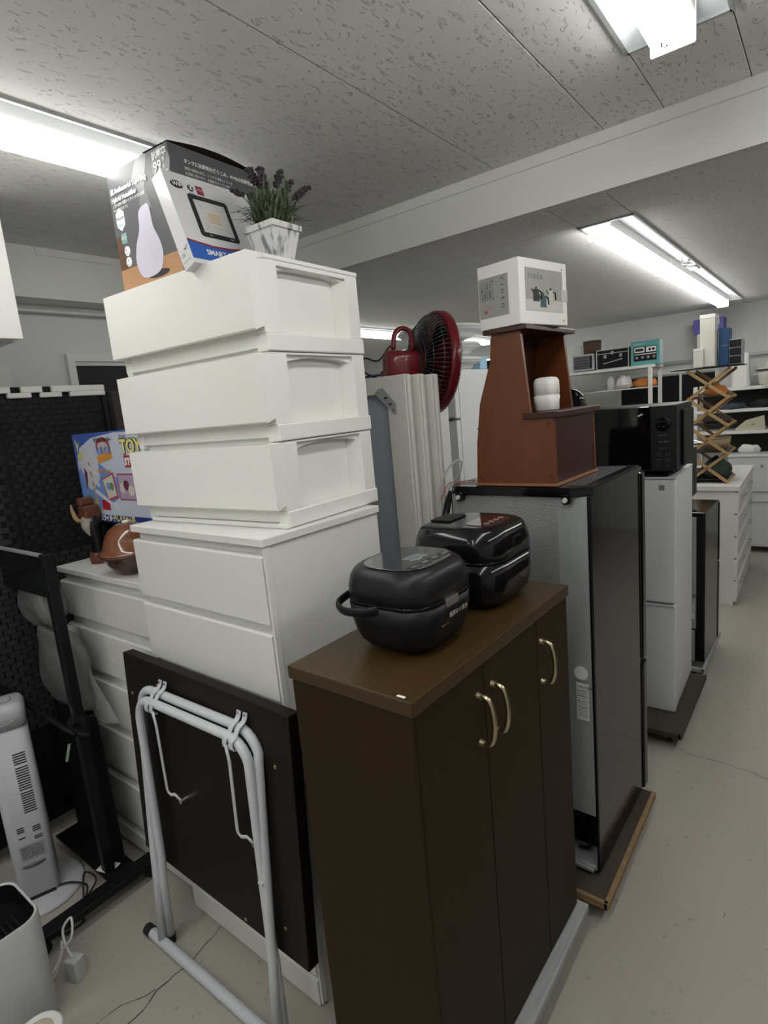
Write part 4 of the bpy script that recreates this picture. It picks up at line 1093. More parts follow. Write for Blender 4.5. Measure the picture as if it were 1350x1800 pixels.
# thin clear bag in front of the lower chest
t = thing('plastic_bag', 'thin clear plastic bag hanging between the black post and the lower chest', 'bag', (-2.20, 0.90, 0.68))
bm = new()
rg = random.Random(9)
for s in range(1):
    g = []
    for i in range(13):
        for j in range(9):
            u_, v_ = i / 12, j / 8
            x = -0.16 + (0.10 + 0.13 * u_) * v_ * 1.4
            g.append(bm.verts.new((x, -0.015 + 0.012 * math.sin(9 * v_ + 5 * u_) , 0.34 - 0.36 * u_ + 0.02 * math.sin(6 * v_))))
    for i in range(12):
        for j in range(8):
            f = bm.faces.new((g[i * 9 + j], g[i * 9 + j + 1], g[i * 9 + j + 10], g[i * 9 + j + 9])); f.smooth = True
bmesh.ops.solidify(bm, geom=bm.faces[:], thickness=0.001)
obj('film', bm, mat('clear film', (0.6, 0.62, 0.60), 0.15, alpha=0.30, bump=0.8, bscale=40), t)
# black cloth draped behind the post
t = thing('black_cloth', 'black cloth hanging to the floor behind the black post', 'cloth', (-2.22, 0.855, 0.07))
bm = new()
g = []
for i in range(15):
    for j in range(25):
        u_, v_ = i / 14, j / 24
        wv = 0.012 * math.sin(v_ * 21 + 1.5 * u_) * (0.4 + 0.6 * u_)
        g.append(bm.verts.new((-0.24 + 0.34 * v_ + 0.05 * u_ * (v_ - 0.5), wv, 0.60 * (1 - u_) + 0.02 * math.sin(v_ * 7) * u_)))
for i in range(14):
    for j in range(24):
        f = bm.faces.new((g[i * 25 + j], g[i * 25 + j + 1], g[i * 25 + j + 26], g[i * 25 + j + 25])); f.smooth = True
bmesh.ops.solidify(bm, geom=bm.faces[:], thickness=0.003)
obj('drape', bm, mat('black fabric', (0.006, 0.006, 0.007), 0.9, bump=0.2), t)

# tower heater
t = thing('tower_heater', 'pale grey tower heater with slotted front on a round base', 'heater', (-2.345, 0.635, 0), 0)
bm = new(); lathe(bm, [(0, 0), (0.148, 0), (0.150, 0.006), (0.143, 0.014), (0.08, 0.022), (0, 0.022)], (0, 0, 0), 40); obj('round_base', bm, GREYP, t)
RT = Matrix.Rotation(math.radians(-20), 4, 'Z')
bm = new()
loft(bm, [(0.022, .060, .060, .02), (0.035, .066, .066, .022), (0.70, .066, .066, .024)], RT, n=5)
loft(bm, [(0.70, .069, .069, .026), (0.765, .070, .070, .028), (0.785, .060, .060, .028), (0.788, .03, .03, .02)], RT, n=5)
bd = obj('body', bm, mat('tower grey plastic', (0.40, 0.41, 0.44), 0.42, var=0.02), t)
bm = new(); box(bm, -0.064, 0.064, -0.0675, -0.066, 0.022, 0.06, RT); box(bm, 0.066, 0.0675, -0.05, 0.05, 0.022, 0.035, RT); obj('base_collar', bm, RUBBER, t)
def slots(zs_, x0=-0.045, x1=-0.01):
    for z in zs_:
        bm = new()
        Mx = RT @ face_x(0.0662, 0, 0)
        box(bm, x0, x1, z, z + 0.0045, -0.0008, 0.0006, Mx)
        obj('slot', bm, INKD, bd)
slots([0.60 - 0.0095 * k for k in range(5)], 0.005, 0.045); slots([0.545 - 0.0095 * k for k in range(10)], 0.005, 0.045); slots([0.445 - 0.0095 * k for k in range(9)], 0.005, 0.045)
slots([0.305, 0.297, 0.289, 0.265, 0.257], 0.018, 0.044); slots([0.315, 0.307, 0.299, 0.275], -0.03, -0.008)
bm = new(); Mx = RT @ face_x(0.0665, 0, 0); flat(bm, rect(-0.035, 0.185, 0.045, 0.245), Mx); lb = obj('rating_label', bm, mat('grey label', (0.30, 0.30, 0.31), 0.5), bd)
bm = new()
for k in range(5): text(bm, ''.join(rnd.choice('定格電圧消費力量注意警告') for _ in range(9)), 0.0075, at2(Mx, -0.03, 0.232 - k * 0.0095), 0.0012)
obj('lettering', bm, INKD, lb)
bm = new(); lathe(bm, [(0, 0), (0.012, 0.0), (0.013, 0.004), (0, 0.005)], (0, 0, 0), 16, Mx @ Matrix.Translation((0.0, 0.165, -0.002)) @ Matrix.Scale(3, 4, (1, 0, 0))); obj('grip_recess', bm, mat('recess grey', (0.2, 0.2, 0.21), 0.6), bd)
bm = new(); tube(bm, [RT @ Vector(p) for p in smooth_pts([(0.069, -0.05, .745), (0.071, -0.02, .725), (0.071, 0.02, .725), (0.069, 0.05, .745)], 5)], 0.003, 6); tube(bm, [RT @ Vector(p) for p in smooth_pts([(-0.02, -.03, .790), (0.03, -.02, .790), (0.02, .03, .790), (-0.03, .02, .790)], 5, True)], 0.002, 6, closed=True); obj('control_ring', bm, INKG, bd)
bm = new()
tube(bm, smooth_pts([(0.07, 0.03, 0.03), (0.10, 0.07, 0.028), (0.16, 0.10, 0.02), (0.22, 0.06, 0.02), (0.10, 0.12, 0.03), (0.17, 0.13, 0.02), (0.24, 0.02, 0.006), (0.30, 0.02, 0.006), (0.28, -0.06, 0.006), (0.12, -0.14, 0.006), (0.02, -0.18, 0.006)], 7), 0.0035, 6)
obj('power_cord', bm, RUBBER, t)

# white humidifier tank unit front left
t = thing('white_appliance', 'white squared appliance with open black grilled top, bottom left corner', 'appliance', (-1.875, 0.352, 0), 0)
WA = mat('cool white plastic', (0.50, 0.51, 0.51), 0.5, var=0.02)
bm = new()
loft(bm, [(0, .118, .108, .05), (0.01, .122, .112, .052), (0.355, .125, .115, .055), (0.362, .122, .112, .053)], n=7, cap1=False)
loft(bm, [(0.362, .122, .112, .053), (0.3625, .117, .107, .050), (0.355, .116, .106, .050)], n=7, cap0=False, cap1=False)
obj('housing', bm, WA, t)
bm = new(); loft(bm, [(0.303, .110, .100, .046), (0.359, .1155, .1055, .050)], n=7, cap0=False, cap1=False); loft(bm, [(0.299, .112, .102, .046), (0.3025, .112, .102, .046)], n=7); obj('well_liner', bm, BLACKP, t)
for k in range(9):
    bm = new(); box(bm, -0.01, 0.085, -0.070 + 0.017 * k, -0.063 + 0.017 * k, 0.303, 0.318, bev=0.002); obj('grille_bar', bm, CHAR, t)
bm = new(); lathe(bm, [(0, .303), (.05, .303), (.052, .325), (.03, .332), (0, .333)], (-0.055, -0.01, 0), 24); obj('round_lid', bm, CHAR, t)
bm = new(); flat(bm, rect(-0.02, -0.012, 0.02, 0.012), Matrix.Translation((-0.01, -0.045, 0.333))); obj('sticker', bm, mat('cream sticker', (0.6, 0.5, 0.3), 0.5), t)
t = thing('power_adapter', 'white power adapter with its looped cord beside the white appliance', 'adapter', (-1.872, 0.535, 0), 20)
bm = new(); box(bm, 0.0, 0.045, -0.02, 0.02, 0.0, 0.075, bev=0.005, seg=2); obj('plug_body', bm, WA, t)
bm = new()
tube(bm, smooth_pts([(0.02, 0, 0.075), (0.0, 0.0, 0.12), (-0.015, 0.015, 0.16), (0.01, 0.03, 0.19), (0.02, 0.01, 0.14), (-0.01, -0.01, 0.10), (-0.02, -0.04, 0.04), (-0.06, -0.10, 0.01), (-0.12, -0.16, 0.01)], 6), 0.004, 7)
tube(bm, smooth_pts([(-0.012, 0.0, 0.13), (-0.01, -0.02, 0.08), (-0.04, -0.07, 0.03), (-0.08, -0.13, 0.012)], 6), 0.004, 7)
obj('cord', bm, CORDW, t)
t = thing('cream_bucket', 'cream round bucket just cut by the bottom edge beside the white appliance', 'bucket', (-1.62, 0.36, 0))
bm = new(); lathe(bm, [(0, 0), (0.045, 0), (0.055, 0.14), (0.056, 0.146), (0, 0.155)], (0, 0, 0), 32); obj('bucket_body', bm, mat('cream plastic', (0.62, 0.56, 0.44), 0.4), t)
bm = new(); lathe(bm, [(0.054, 0.136), (0.059, 0.138), (0.059, 0.147), (0.054, 0.149)], (0, 0, 0), 32); obj('rim', bm, CORDW, t)

# ================================================================ LEFT BACKGROUND
# rattan folding screen along the left wall
t = thing('folding_screen', 'black woven folding screen with white edging along the left wall', 'screen', (-2.60, 0.86, 0.03))
WB = mat('woven black paper', (0.022, 0.022, 0.025), 0.55, var=0.35, nscale=25, bump=0.5, bscale=120)
bm = new(); box(bm, -0.018, -0.012, -0.75, 0.475, 0.05, 1.891); obj('backing', bm, BLACKM, t)
bm = new(); box(bm, -0.02, 0.0, 0.475, 0.495, -0.03, 1.86, bev=0.002); box(bm, -0.02, 0.0, 0.035, 0.05, -0.03, 1.86, bev=0.002); obj('frame_post', bm, BLACKM, t)
cell = new()
N = 6
g = []
Lc, Hc = 0.052, 0.024
for i in range(N + 1):
    y = Lc * (i / N)
    x = 0.007 * math.sin(PI * i / N)
    for z in (0.0008, Hc - 0.0008): g.append(cell.verts.new((x, y, z)))
for i in range(N): cell.faces.new((g[2 * i], g[2 * i + 2], g[2 * i + 3], g[2 * i + 1]))
bmesh.ops.solidify(cell, geom=cell.faces[:], thickness=0.0015)
cellme = bpy.data.meshes.new('woven_strip'); cell.to_mesh(cellme); cell.free(); cellme.materials.append(WB)
cnt = 0
for r in range(27):
    for c in range(10):
        yy = 0.02 + c * (Lc - 0.006) + (0.5 * Lc if r % 2 else 0)
        if yy + Lc > 0.50: continue
        o = bpy.data.objects.new('woven_strip', cellme); COL.objects.link(o); o.parent = t
        o.location = (-0.010, yy - 0.02, 1.845 - (r + 1) * Hc); cnt += 1
bm = new()
for r in range(30):
    for c in range(22):
        z = 1.845 - 27 * Hc - (r + 1) * Hc
        yy = -0.6 + c * (Lc - .004) + (0.5 * Lc if r % 2 else 0)
        box(bm, -0.012, -0.006, yy, yy + Lc, z + .001, z + Hc - .001)
for r in range(27):
    for c in range(13):
        z = 1.845 - (r + 1) * Hc
        yy = -0.65 + c * (Lc - .004) + (0.5 * Lc if r % 2 else 0)
        box(bm, -0.012, -0.006, yy, yy + Lc, z + .001, z + Hc - .001)
obj('lower_weave', bm, WB, t, kind='stuff')
WS = mat('white woven paper', (0.74, 0.74, 0.70), 0.6, var=0.06, bump=0.5, bscale=120)
def edge_row(z0, z1, segs):
    for a, b in segs:
        bm = new()
        n_ = max(2, int((b - a) / 0.03))
        box(bm, -0.012, 0.010, a, b, z0, z1, bev=0.003); obj('white_edging', bm, WS, t)
edge_row(1.866, 1.892, [(-0.40, 0.105), (0.145, 0.225), (0.263, 0.487)])
edge_row(1.846, 1.866, [(-0.40, 0.04), (0.092, 0.180), (0.215, 0.300), (0.335, 0.487)])
# dark brown board behind
t = thing('brown_board', 'dark brown board standing beyond the woven screen', 'board', (-2.62, 1.36, 0))
bm = new(); box(bm, -0.012, 0.012, 0.0, 0.40, 0, 1.895, bev=0.002); obj('panel', bm, mat('dark brown laminate', (0.042, 0.032, 0.030), 0.6), t)
bm = new(); box(bm, 0.012, 0.018, 0.0, 0.02, 0, 1.89); obj('edge_strip', bm, BLACKM, t)

# black riser with toy carton
t = thing('riser_stand', 'black riser shelf standing on the lower chest', 'stand', (-2.25, 1.12, 1.2005))
bm = new(); box(bm, -0.18, 0.30, 0.0, 0.18, 0.140, 0.155, bev=0.002); obj('deck', bm, BLACKM, t)
for xx in (-0.10, 0.115):
    bm = new(); prism(bm, [(-0.055, 0.0), (0.19, 0.0), (0.17, 0.14), (0.01, 0.14), (0.0, 0.05), (-0.01, 0.03), (-0.05, 0.02)], xx - 0.008, xx + 0.008, 'x'); obj('side_foot', bm, BLACKM, t)
bm = new(); box(bm, -0.09, 0.277, 0.165, 0.172, 0.0, 0.139); obj('back_panel', bm, BLACKM, t)
t = thing('toy_carton', 'blue printed toy carton on the black riser beside the plastic drawers', 'box', (-2.455, 1.105, 1.3565), 0)
tw, td, tt = 0.56, 0.10, 0.355
BL1 = mat('toy blue', (0.06, 0.12, 0.42), 0.35); 
bm = new(); box(bm, 0, tw, 0, td, 0, tt, bev=0.001); obj('box_body', bm, BL1, t)
F = face_y(0, 0, 0)
bm = new()
flat(bm, [(0.012, 0.012), (0.555, 0.012), (0.555, 0.345), (0.33, 0.350), (0.15, 0.335), (0.05, 0.30), (0.012, 0.24)], F, 0.0004, 0)
flat(bm, [(0.012, 0.05), (0.20, 0.06), (0.30, 0.10), (0.555, 0.08), (0.555, 0.20), (0.30, 0.18), (0.18, 0.24), (0.05, 0.24), (0.012, 0.2)], F, 0.0008, 1)
for q_, (a, b, r) in enumerate(((0.10, 0.255, 0.045), (0.14, 0.235, 0.04), (0.075, 0.225, 0.04), (0.13, 0.20, 0.05), (0.10, 0.17, 0.04))): flat(bm, disc(a, b, r), F, 0.0010 + 0.00006 * q_, 2)
# tall slide tower picture
for k in range(6):
    flat(bm, [(0.095 + 0.004 * k, 0.24 - 0.035 * k), (0.113 + 0.004 * k, 0.24 - 0.035 * k), (0.118 + 0.004 * k, 0.212 - 0.035 * k), (0.100 + 0.004 * k, 0.212 - 0.035 * k)], F, 0.0014, 3)
for q_, (a, b, c, d) in enumerate(((0.075, 0.225, 0.15, 0.185), (0.09, 0.175, 0.16, 0.14), (0.12, 0.12, 0.28, 0.05), (0.10, 0.30, 0.14, 0.24))):
    flat(bm, [(a, b), (a + 0.01, b + 0.012), (c + 0.01, d + 0.012), (c, d)], F, 0.0016 + 0.00005 * q_, 4)
flat(bm, [(0.055, 0.13), (0.075, 0.165), (0.08, 0.20), (0.06, 0.22)], F, 0.0017, 5)
flat(bm, disc(0.24, 0.295, 0.055, 20, 0.042), F, 0.0012, 6); flat(bm, disc(0.24, 0.287, 0.044, 20, 0.034), F, 0.0015, 7)
flat(bm, [(0.18, 0.26), (0.30, 0.285), (0.30, 0.255), (0.19, 0.235)], F, 0.0018, 8)
flat(bm, [(0.19, 0.175), (0.285, 0.20), (0.30, 0.10), (0.215, 0.085)], F, 0.0016, 6); flat(bm, [(0.197, 0.170), (0.275, 0.190), (0.288, 0.110), (0.220, 0.095)], F, 0.0019, 9)
flat(bm, rect(0.310, 0.092, 0.555, 0.195), F, 0.0014, 6); flat(bm, rect(0.316, 0.098, 0.555, 0.189), F, 0.0018, 10)
for q_, (a, b, r, c) in enumerate(((0.235, 0.145, 0.015, 1), (0.26, 0.145, 0.016, 11), (0.34, 0.14, 0.02, 9), (0.37, 0.15, 0.02, 5), (0.40, 0.13, 0.02, 9), (0.06, 0.09, 0.020, 11), (0.105, 0.075, 0.015, 12))): flat(bm, disc(a, b, r), F, 0.0020 + 0.00006 * q_, c)
flat(bm, [(0.02, 0.27), (0.065, 0.29), (0.06, 0.255), (0.025, 0.245)], F, 0.0015, 12); flat(bm, [(0.02, 0.335), (0.035, 0.31), (0.05, 0.325), (0.04, 0.30), (0.03, 0.28)], F, 0.0018, 12)
flat(bm, rect(0.16, 0.05, 0.22, 0.09), F, 0.0015, 13); flat(bm, rect(0.01, 0.0, 0.555, 0.030), F, 0.0015, 14)
C3 = lambda n, c: mat(n, c, 0.4, var=0.05)
obj('printed_picture', bm, [C3('toy white', (.55, .60, .72)), C3('toy sky', (.17, .30, .62)), C3('toy cloud', (.60, .60, .66)), C3('toy tan', (.42, .32, .24)), C3('toy pale', (.62, .62, .68)), C3('toy maroon', (.16, .04, .07)), C3('toy red', (.40, .09, .12)), C3('toy peach', (.62, .50, .46)), C3('toy orange', (.75, .36, .06)), C3('toy cream', (.62, .60, .52)), C3('toy lilac', (.42, .34, .46)), C3('toy green', (.16, .26, .16)), C3('toy yellow', (.62, .58, .22)), C3('toy crimson', (.42, .02, .04)), C3('toy navy', (.03, .05, .25))], t)
bm = new()
fm = lambda x, y: F @ Matrix.Translation((x, y, 0.0026))
text(bm, 'TOY', 0.070, fm(0.375, 0.272), mi=4, bold=0.006); text(bm, 'TOY', 0.070, F @ Matrix.Translation((0.375, 0.272, 0.0032)), mi=2, bold=0.003)
flat(bm, rect(0.385, 0.218, 0.530, 0.262), F @ Matrix.Translation((0, 0, 0.002)), mi=3); text(bm, 'STORY', 0.036, fm(0.390, 0.227), mi=0, bold=0.002)
text(bm, 'Disney', 0.018, fm(0.375, 0.328), mi=4)
text(bm, 'そうめんスライダー', 0.019, fm(0.180, 0.318), mi=4, bold=0.0008, sx=0.8)
text(bm, 'ぐるぐる', 0.034, fm(0.187, 0.272), mi=1, bold=0.002, sx=0.85); text(bm, 'スライダー', 0.030, F @ Matrix.Translation((0.190, 0.240, 0.0028)) @ Matrix.Rotation(.12, 4, 'Z'), mi=5, bold=0.001, sx=0.8)
text(bm, 'みんなで楽しめる', 0.014, fm(0.165, 0.20), mi=5, bold=0.001); text(bm, '全長', 0.020, fm(0.03, 0.042), mi=0, bold=0.001); text(bm, '3.6m', 0.034, fm(0.075, 0.040), mi=2, bold=0.003)
text(bm, 'ウォータースライダー', 0.026, fm(0.018, 0.008), mi=0, bold=0.0016, sx=0.88); text(bm, '流しそうめん器', 0.026, fm(0.235, 0.008), mi=2, bold=0.0016, sx=0.88)
obj('lettering', bm, [INKW, mat('toy blue ink', (0.10, 0.22, 0.55), 0.4), mat('toy yellow ink', (0.72, 0.68, 0.25), 0.4), mat('toy red ink', (0.45, 0.05, 0.06), 0.4), INKD, mat('toy orange ink', (0.8, 0.35, 0.08), 0.4)], t)

# brown domed pot
t = thing('domed_pot', 'glossy brown ceramic pot with domed lid on the lower chest', 'pot', (-1.995, 1.03, 1.2005))
t.scale = (0.82, 0.82, 0.9)
BRC = mat('brown glaze', (0.17, 0.062, 0.030), 0.16, var=0.15, nscale=5, coat=0.6)
bm = new(); lathe(bm, [(0, 0), (0.055, 0), (0.075, 0.012), (0.105, 0.05), (0.112, 0.068), (0.13, 0.078), (0.134, 0.084), (0.128, 0.087), (0, 0.087)], (0, 0, 0), 40); obj('bowl', bm, mat('dark brown glaze', (0.07, 0.035, 0.022), 0.2, coat=0.4), t)
bm = new(); lathe(bm, [(0.130, 0.085), (0.134, 0.090), (0.126, 0.098), (0.112, 0.108), (0.100, 0.145), (0.078, 0.180), (0.045, 0.200), (0, 0.205)], (0, 0, 0), 40); ld = obj('lid', bm, BRC, t)
bm = new(); lathe(bm, [(0.0, 0.203), (0.016, 0.203), (0.016, 0.212), (0.0, 0.214)], (0, 0, 0), 16); obj('knob', bm, CARDW, ld)
# wooden figurine
t = thing('figurine', 'small carved wooden figurine with cap and grey beard on a round base', 'figurine', (-2.30, 1.06, 1.2005))
WD = mat('carved brown wood', (0.115, 0.040, 0.022), 0.45, var=0.2)
bm = new(); lathe(bm, [(0, 0), (0.036, 0), (0.037, 0.006), (0.036, 0.042), (0.033, 0.045), (0, 0.045)], (0, 0, 0), 24); obj('base', bm, WD, t)
bm = new()
tube(bm, smooth_pts([(0, 0, 0.045), (0.002, 0, 0.08), (-0.006, 0, 0.12), (-0.014, 0, 0.16), (-0.018, 0, 0.185)], 5), 0.02, 14, rs=[.026 - .004 * math.sin(i / 20 * PI * 2) for i in range(21)]); obj('body', bm, mat('dark lacquer', (0.008, 0.007, 0.007), 0.25), t)
bm = new(); tube(bm, smooth_pts([(-0.018, -0.010, 0.178), (-0.014, -0.022, 0.155), (-0.006, -0.024, 0.130), (0.0, -0.022, 0.112)], 4), 0.02, 10, rs=[.024, .026, .025, .023, .022, .02, .018, .015, .012, .009, .006, .004, .003]); obj('beard', bm, mat('grey beard', (0.30, 0.28, 0.25), 0.7, var=0.4, nscale=60, bump=0.6), t)
bm = new(); box(bm, -0.055, 0.005, -0.03, 0.03, 0.178, 0.232, bev=0.006); box(bm, -0.062, -0.028, -0.028, 0.028, 0.23, 0.262, bev=0.006); obj('cap', bm, WD, t)
bm = new(); tube(bm, smooth_pts([(-0.005, -0.03, 0.172), (-0.06, -0.035, 0.176), (-0.10, -0.03, 0.21), (-0.105, -0.03, 0.235)], 4), 0.006, 8, rs=[.008, .008, .008, .008, .009, .009, .009, .008, .007, .006, .005, .004, .003]); obj('arm', bm, mat('pale carved wood', (0.33, 0.22, 0.12), 0.5), t)

# ================================================================ ROW OF APPLIANCES
# white fridge
t = thing('refrigerator', 'slim white two door fridge with the black microwave on top', 'refrigerator', (-0.561, 2.901, 0.083), 1.5)
fw_, fd_, fh_ = 0.49, 0.50, 1.268 - 0.083
bm = new(); box(bm, -fw_, 0, 0.045, fd_, 0.01, fh_ - 0.006, bev=0.003); obj('cabinet', bm, FRIDGEW, t)
for a, b in ((0.0, 0.560), (0.568, fh_ - 0.012)):
    bm = new(); box(bm, -fw_, 0, 0, 0.040, a, b, bev=0.006, seg=2); d_o = obj('door', bm, FRIDGEW, t)
    bm = new(); z = b - 0.012 if a == 0 else a + 0.002
    box(bm, -fw_ + .004, -0.002, -0.004, 0.001, z, z + 0.010, bev=0.002); obj('grip_edge', bm, GREYP, d_o)
bm = new(); box(bm, -fw_ - .002, 0.003, -0.002, fd_, fh_ - 0.010, fh_, bev=0.003); obj('lid', bm, GREYP, t)
bm = new(); flat(bm, rect(-0.070, fh_ - 0.062, -0.045, fh_ - 0.036), face_y(0, 0, 0)); e1 = obj('emblem', bm, mat('silver badge', (0.3, 0.31, 0.32), 0.4, metal=0.5), t)
bm = new(); box(bm, -fw_ + 0.02, -0.02, 0.05, fd_ - 0.02, -0.002, 0.012); obj('base', bm, BLACKM, t)
t = thing('tray', 'black tray lying on the white fridge under the microwave', 'tray', (-0.81, 3.12, 1.2685))
bm = new(); box(bm, -0.235, 0.215, -0.20, 0.24, 0.0, 0.006, bev=0.002); box(bm, -0.235, 0.215, -0.20, -0.19, 0.006, 0.012); box(bm, 0.205, 0.215, -0.2, 0.24, 0.006, 0.012); obj('tray_body', bm, BLACKM, t)
# microwave
t = thing('microwave', 'black flatbed microwave oven on the white fridge', 'microwave', (-0.553, 2.90, 1.281), 0)
mw_, md_, mh_ = 0.50, 0.36, 0.322
bm = new(); box(bm, -mw_, 0.0, 0.03, md_, 0.015, mh_, bev=0.008, seg=2); obj('cabinet', bm, BLACKP, t)
bm = new(); box(bm, 0.0, 0.012, 0.10, md_ - 0.02, 0.03, mh_ - 0.03, bev=0.005); obj('side_bulge', bm, BLACKP, t)
bm = new(); box(bm, -mw_, -0.115, 0.0, 0.028, 0.018, mh_ - 0.002, bev=0.004); dr = obj('door', bm, mat('microwave glass', (0.004, 0.004, 0.005), 0.06, coat=0.5), t)
bm = new(); box(bm, -0.114, 0.0, 0.002, 0.029, 0.018, mh_ - 0.002, bev=0.003); cpn = obj('control_panel', bm, mat('panel black', (0.018, 0.018, 0.018), 0.35), t)
bm = new(); lathe(bm, [(0, 0), (0.034, 0), (0.034, 0.003), (0.030, 0.004), (0, 0.004)], (0, 0, 0), 28, face_y(-0.057, 0.002, 0.235)); obj('display', bm, BLACKG, cpn)
bm = new()
M = face_y(-0.057, -0.003, 0.235)
flat(bm, rect(-0.022, -0.012, -0.016, -0.011), M); flat(bm, rect(-0.004, -0.012, 0.002, -0.010), M); flat(bm, rect(0.006, -0.012, 0.010, -0.010), M); flat(bm, rect(-0.02, 0.012, 0.02, 0.0125), M)
M = face_y(-0.057, 0.002, 0)
for k in range(3):
    text(bm, ('あたため', '解凍  飲物', 'オーブン')[k], 0.009, at2(M, -0.02, 0.18 - 0.03 * k))
for k in range(3):
    for j in range(2):
        tube(bm, [M @ Vector((p[0], p[1], 0.001)) for p in disc(-0.022 + 0.04 * j, 0.095 - 0.028 * k, 0.010, 12, 0.006)], 0.0004, 4, closed=True)
obj('lettering', bm, INKG, cpn)
bm = new(); flat(bm, [(-0.168, 0.280), (-0.147, 0.289), (-0.144, 0.283), (-0.165, 0.273)], face_y(0, 0, 0)); obj('price_sticker', bm, PAPER, t)
bm = new()
for xx in (-0.46, -0.04):
    for yy in (0.06, 0.32): cyl(bm, (xx, yy, 0), (xx, yy, 0.016), 0.014, seg=10)
obj('feet', bm, RUBBER, t)

# goods behind the microwave: plates on rack etc. are on the far shelf; small black fridge
t = thing('refrigerator', 'small black fridge seen from its grey back, beyond the white fridge', 'refrigerator', (-0.533, 3.541, 0.083), -1.5)
fw_, fd_, fh_ = 0.46, 0.40, 0.975 - 0.083
bm = new(); box(bm, -fw_, 0, 0.012, fd_, 0.0, fh_ - 0.01, bev=0.003); obj('cabinet', bm, BLACKG, t)
bm = new(); box(bm, -fw_ + 0.02, -0.045, 0.003, 0.013, 0.20, fh_ - 0.03, bev=0.001); obj('back_panel', bm, STEELS, t)
bm = new(); box(bm, -fw_ + 0.02, -0.045, 0.006, 0.013, 0.0, 0.19, bev=0.001); obj('compressor_cover', bm, BLACKM, t)
bm = new(); box(bm, -0.075, -0.05, -0.002, 0.01, 0.0, 0.19, bev=0.001); obj('bracket', bm, STEELS, t)
bm = new(); box(bm, -fw_ - .004, 0.004, -0.004, fd_ + .004, fh_ - 0.012, fh_, bev=0.003); obj('lid', bm, BLACKG, t)
for a, b in ((0.0, 0.50), (0.508, fh_ - 0.014)):
    bm = new(); box(bm, -fw_, 0.004, fd_ + .004, fd_ + 0.045, a, b, bev=0.008, seg=2); obj('door', bm, BLACKG, t)
bm = new(); flat(bm, rect(-0.10, 0.26, -0.052, 0.36), face_y(0, 0.003, 0)); flat(bm, rect(-0.080, fh_ - 0.035, -0.066, fh_ - 0.02), face_y(0, 0.003, 0)); lb = obj('rating_label', bm, PAPER, t)
bm = new(); text(bm, 'LINE', 0.03, face_y(-0.10, 0.002, 0.39)); 
for k in range(6): text(bm, ''.join(rnd.choice('定格電圧消費力量注意') for _ in range(7)), 0.0065, face_y(-0.098, 0.002, 0.35 - k * 0.011))
obj('lettering', bm, INKD, lb)
# black oven with papers
t = thing('black_oven', 'black countertop oven standing on the small black fridge', 'oven', (-0.630, 3.60, 0.976), 0)
bm = new(); box(bm, -0.36, 0, 0.0, 0.28, 0.05, 0.33, bev=0.004); obj('cabinet', bm, BLACKP, t)
bm = new(); box(bm, -0.34, -0.02, -0.006, 0.0, 0.07, 0.31, bev=0.002); obj('door', bm, BLACKG, t)
for xx in (-0.33, -0.03):
    for yy in (0.06, 0.22):
        bm = new(); cyl(bm, (xx, yy, 0), (xx, yy, 0.05), 0.012); obj('leg', bm, BLACKM, t)
for k, (dz, dx, la) in enumerate(((0.0, 0.0, 'black edged flat tray lying lowest on the black oven'), (0.016, 0.01, 'white edged flat tray in the middle of the pile on the black oven'), (0.032, 0.03, 'topmost white edged flat tray on the black oven beside the scissor rack'))):
    t = thing('flat_tray', la, 'tray', (-0.80 + dx, 3.74, 1.307 + dz), 12 * k)
    bm = new(); box(bm, -0.16, 0.16, -0.12, 0.12, 0, 0.006); obj('sheet', bm, BLACKM, t)
    bm = new()
    for a in ((-0.165, -0.145, -0.125, 0.125), (0.145, 0.165, -0.125, 0.125), (-0.145, 0.145, -0.125, -0.108), (-0.145, 0.145, 0.108, 0.125)): box(bm, *a, 0.006, 0.014, bev=0.001)
    obj('frame', bm, BLACKM if k == 0 else CARDW, t)

# far white chest of drawers
t = thing('chest_of_drawers', 'white chest of drawers carrying the wooden scissor rack by the aisle', 'chest of drawers', (-0.515, 4.83, 0), 1.0)
wd, dp, ht = 0.45, 1.18, 0.918
bm = new(); box(bm, -wd, -0.02, 0, dp, 0.0, ht - 0.04, bev=0.002); obj('body', bm, CHEST, t)
bm = new(); box(bm, -wd - .01, 0.012, -0.012, dp + .01, ht - 0.04, ht, bev=0.003); obj('top', bm, CHEST, t)
for k in range(5):
    z1 = ht - 0.05 - k * 0.17
    bm = new(); prism(bm, [(-0.02, z1 - 0.155), (0.0, z1 - 0.16), (0.004, z1 - 0.02), (-0.012, z1), (-0.02, z1)], 0.002, dp - 0.002, 'y'); dd = obj('drawer', bm, CHEST, t)
    for yy in (0.3, 0.88):
        bm = new(); tube(bm, smooth_pts([(0.004, yy - 0.06, z1 - .06), (0.022, yy - 0.05, z1 - .06), (0.022, yy + .05, z1 - .06), (0.004, yy + .06, z1 - .06)], 3), 0.005, 6); obj('handle', bm, CHROME, dd)

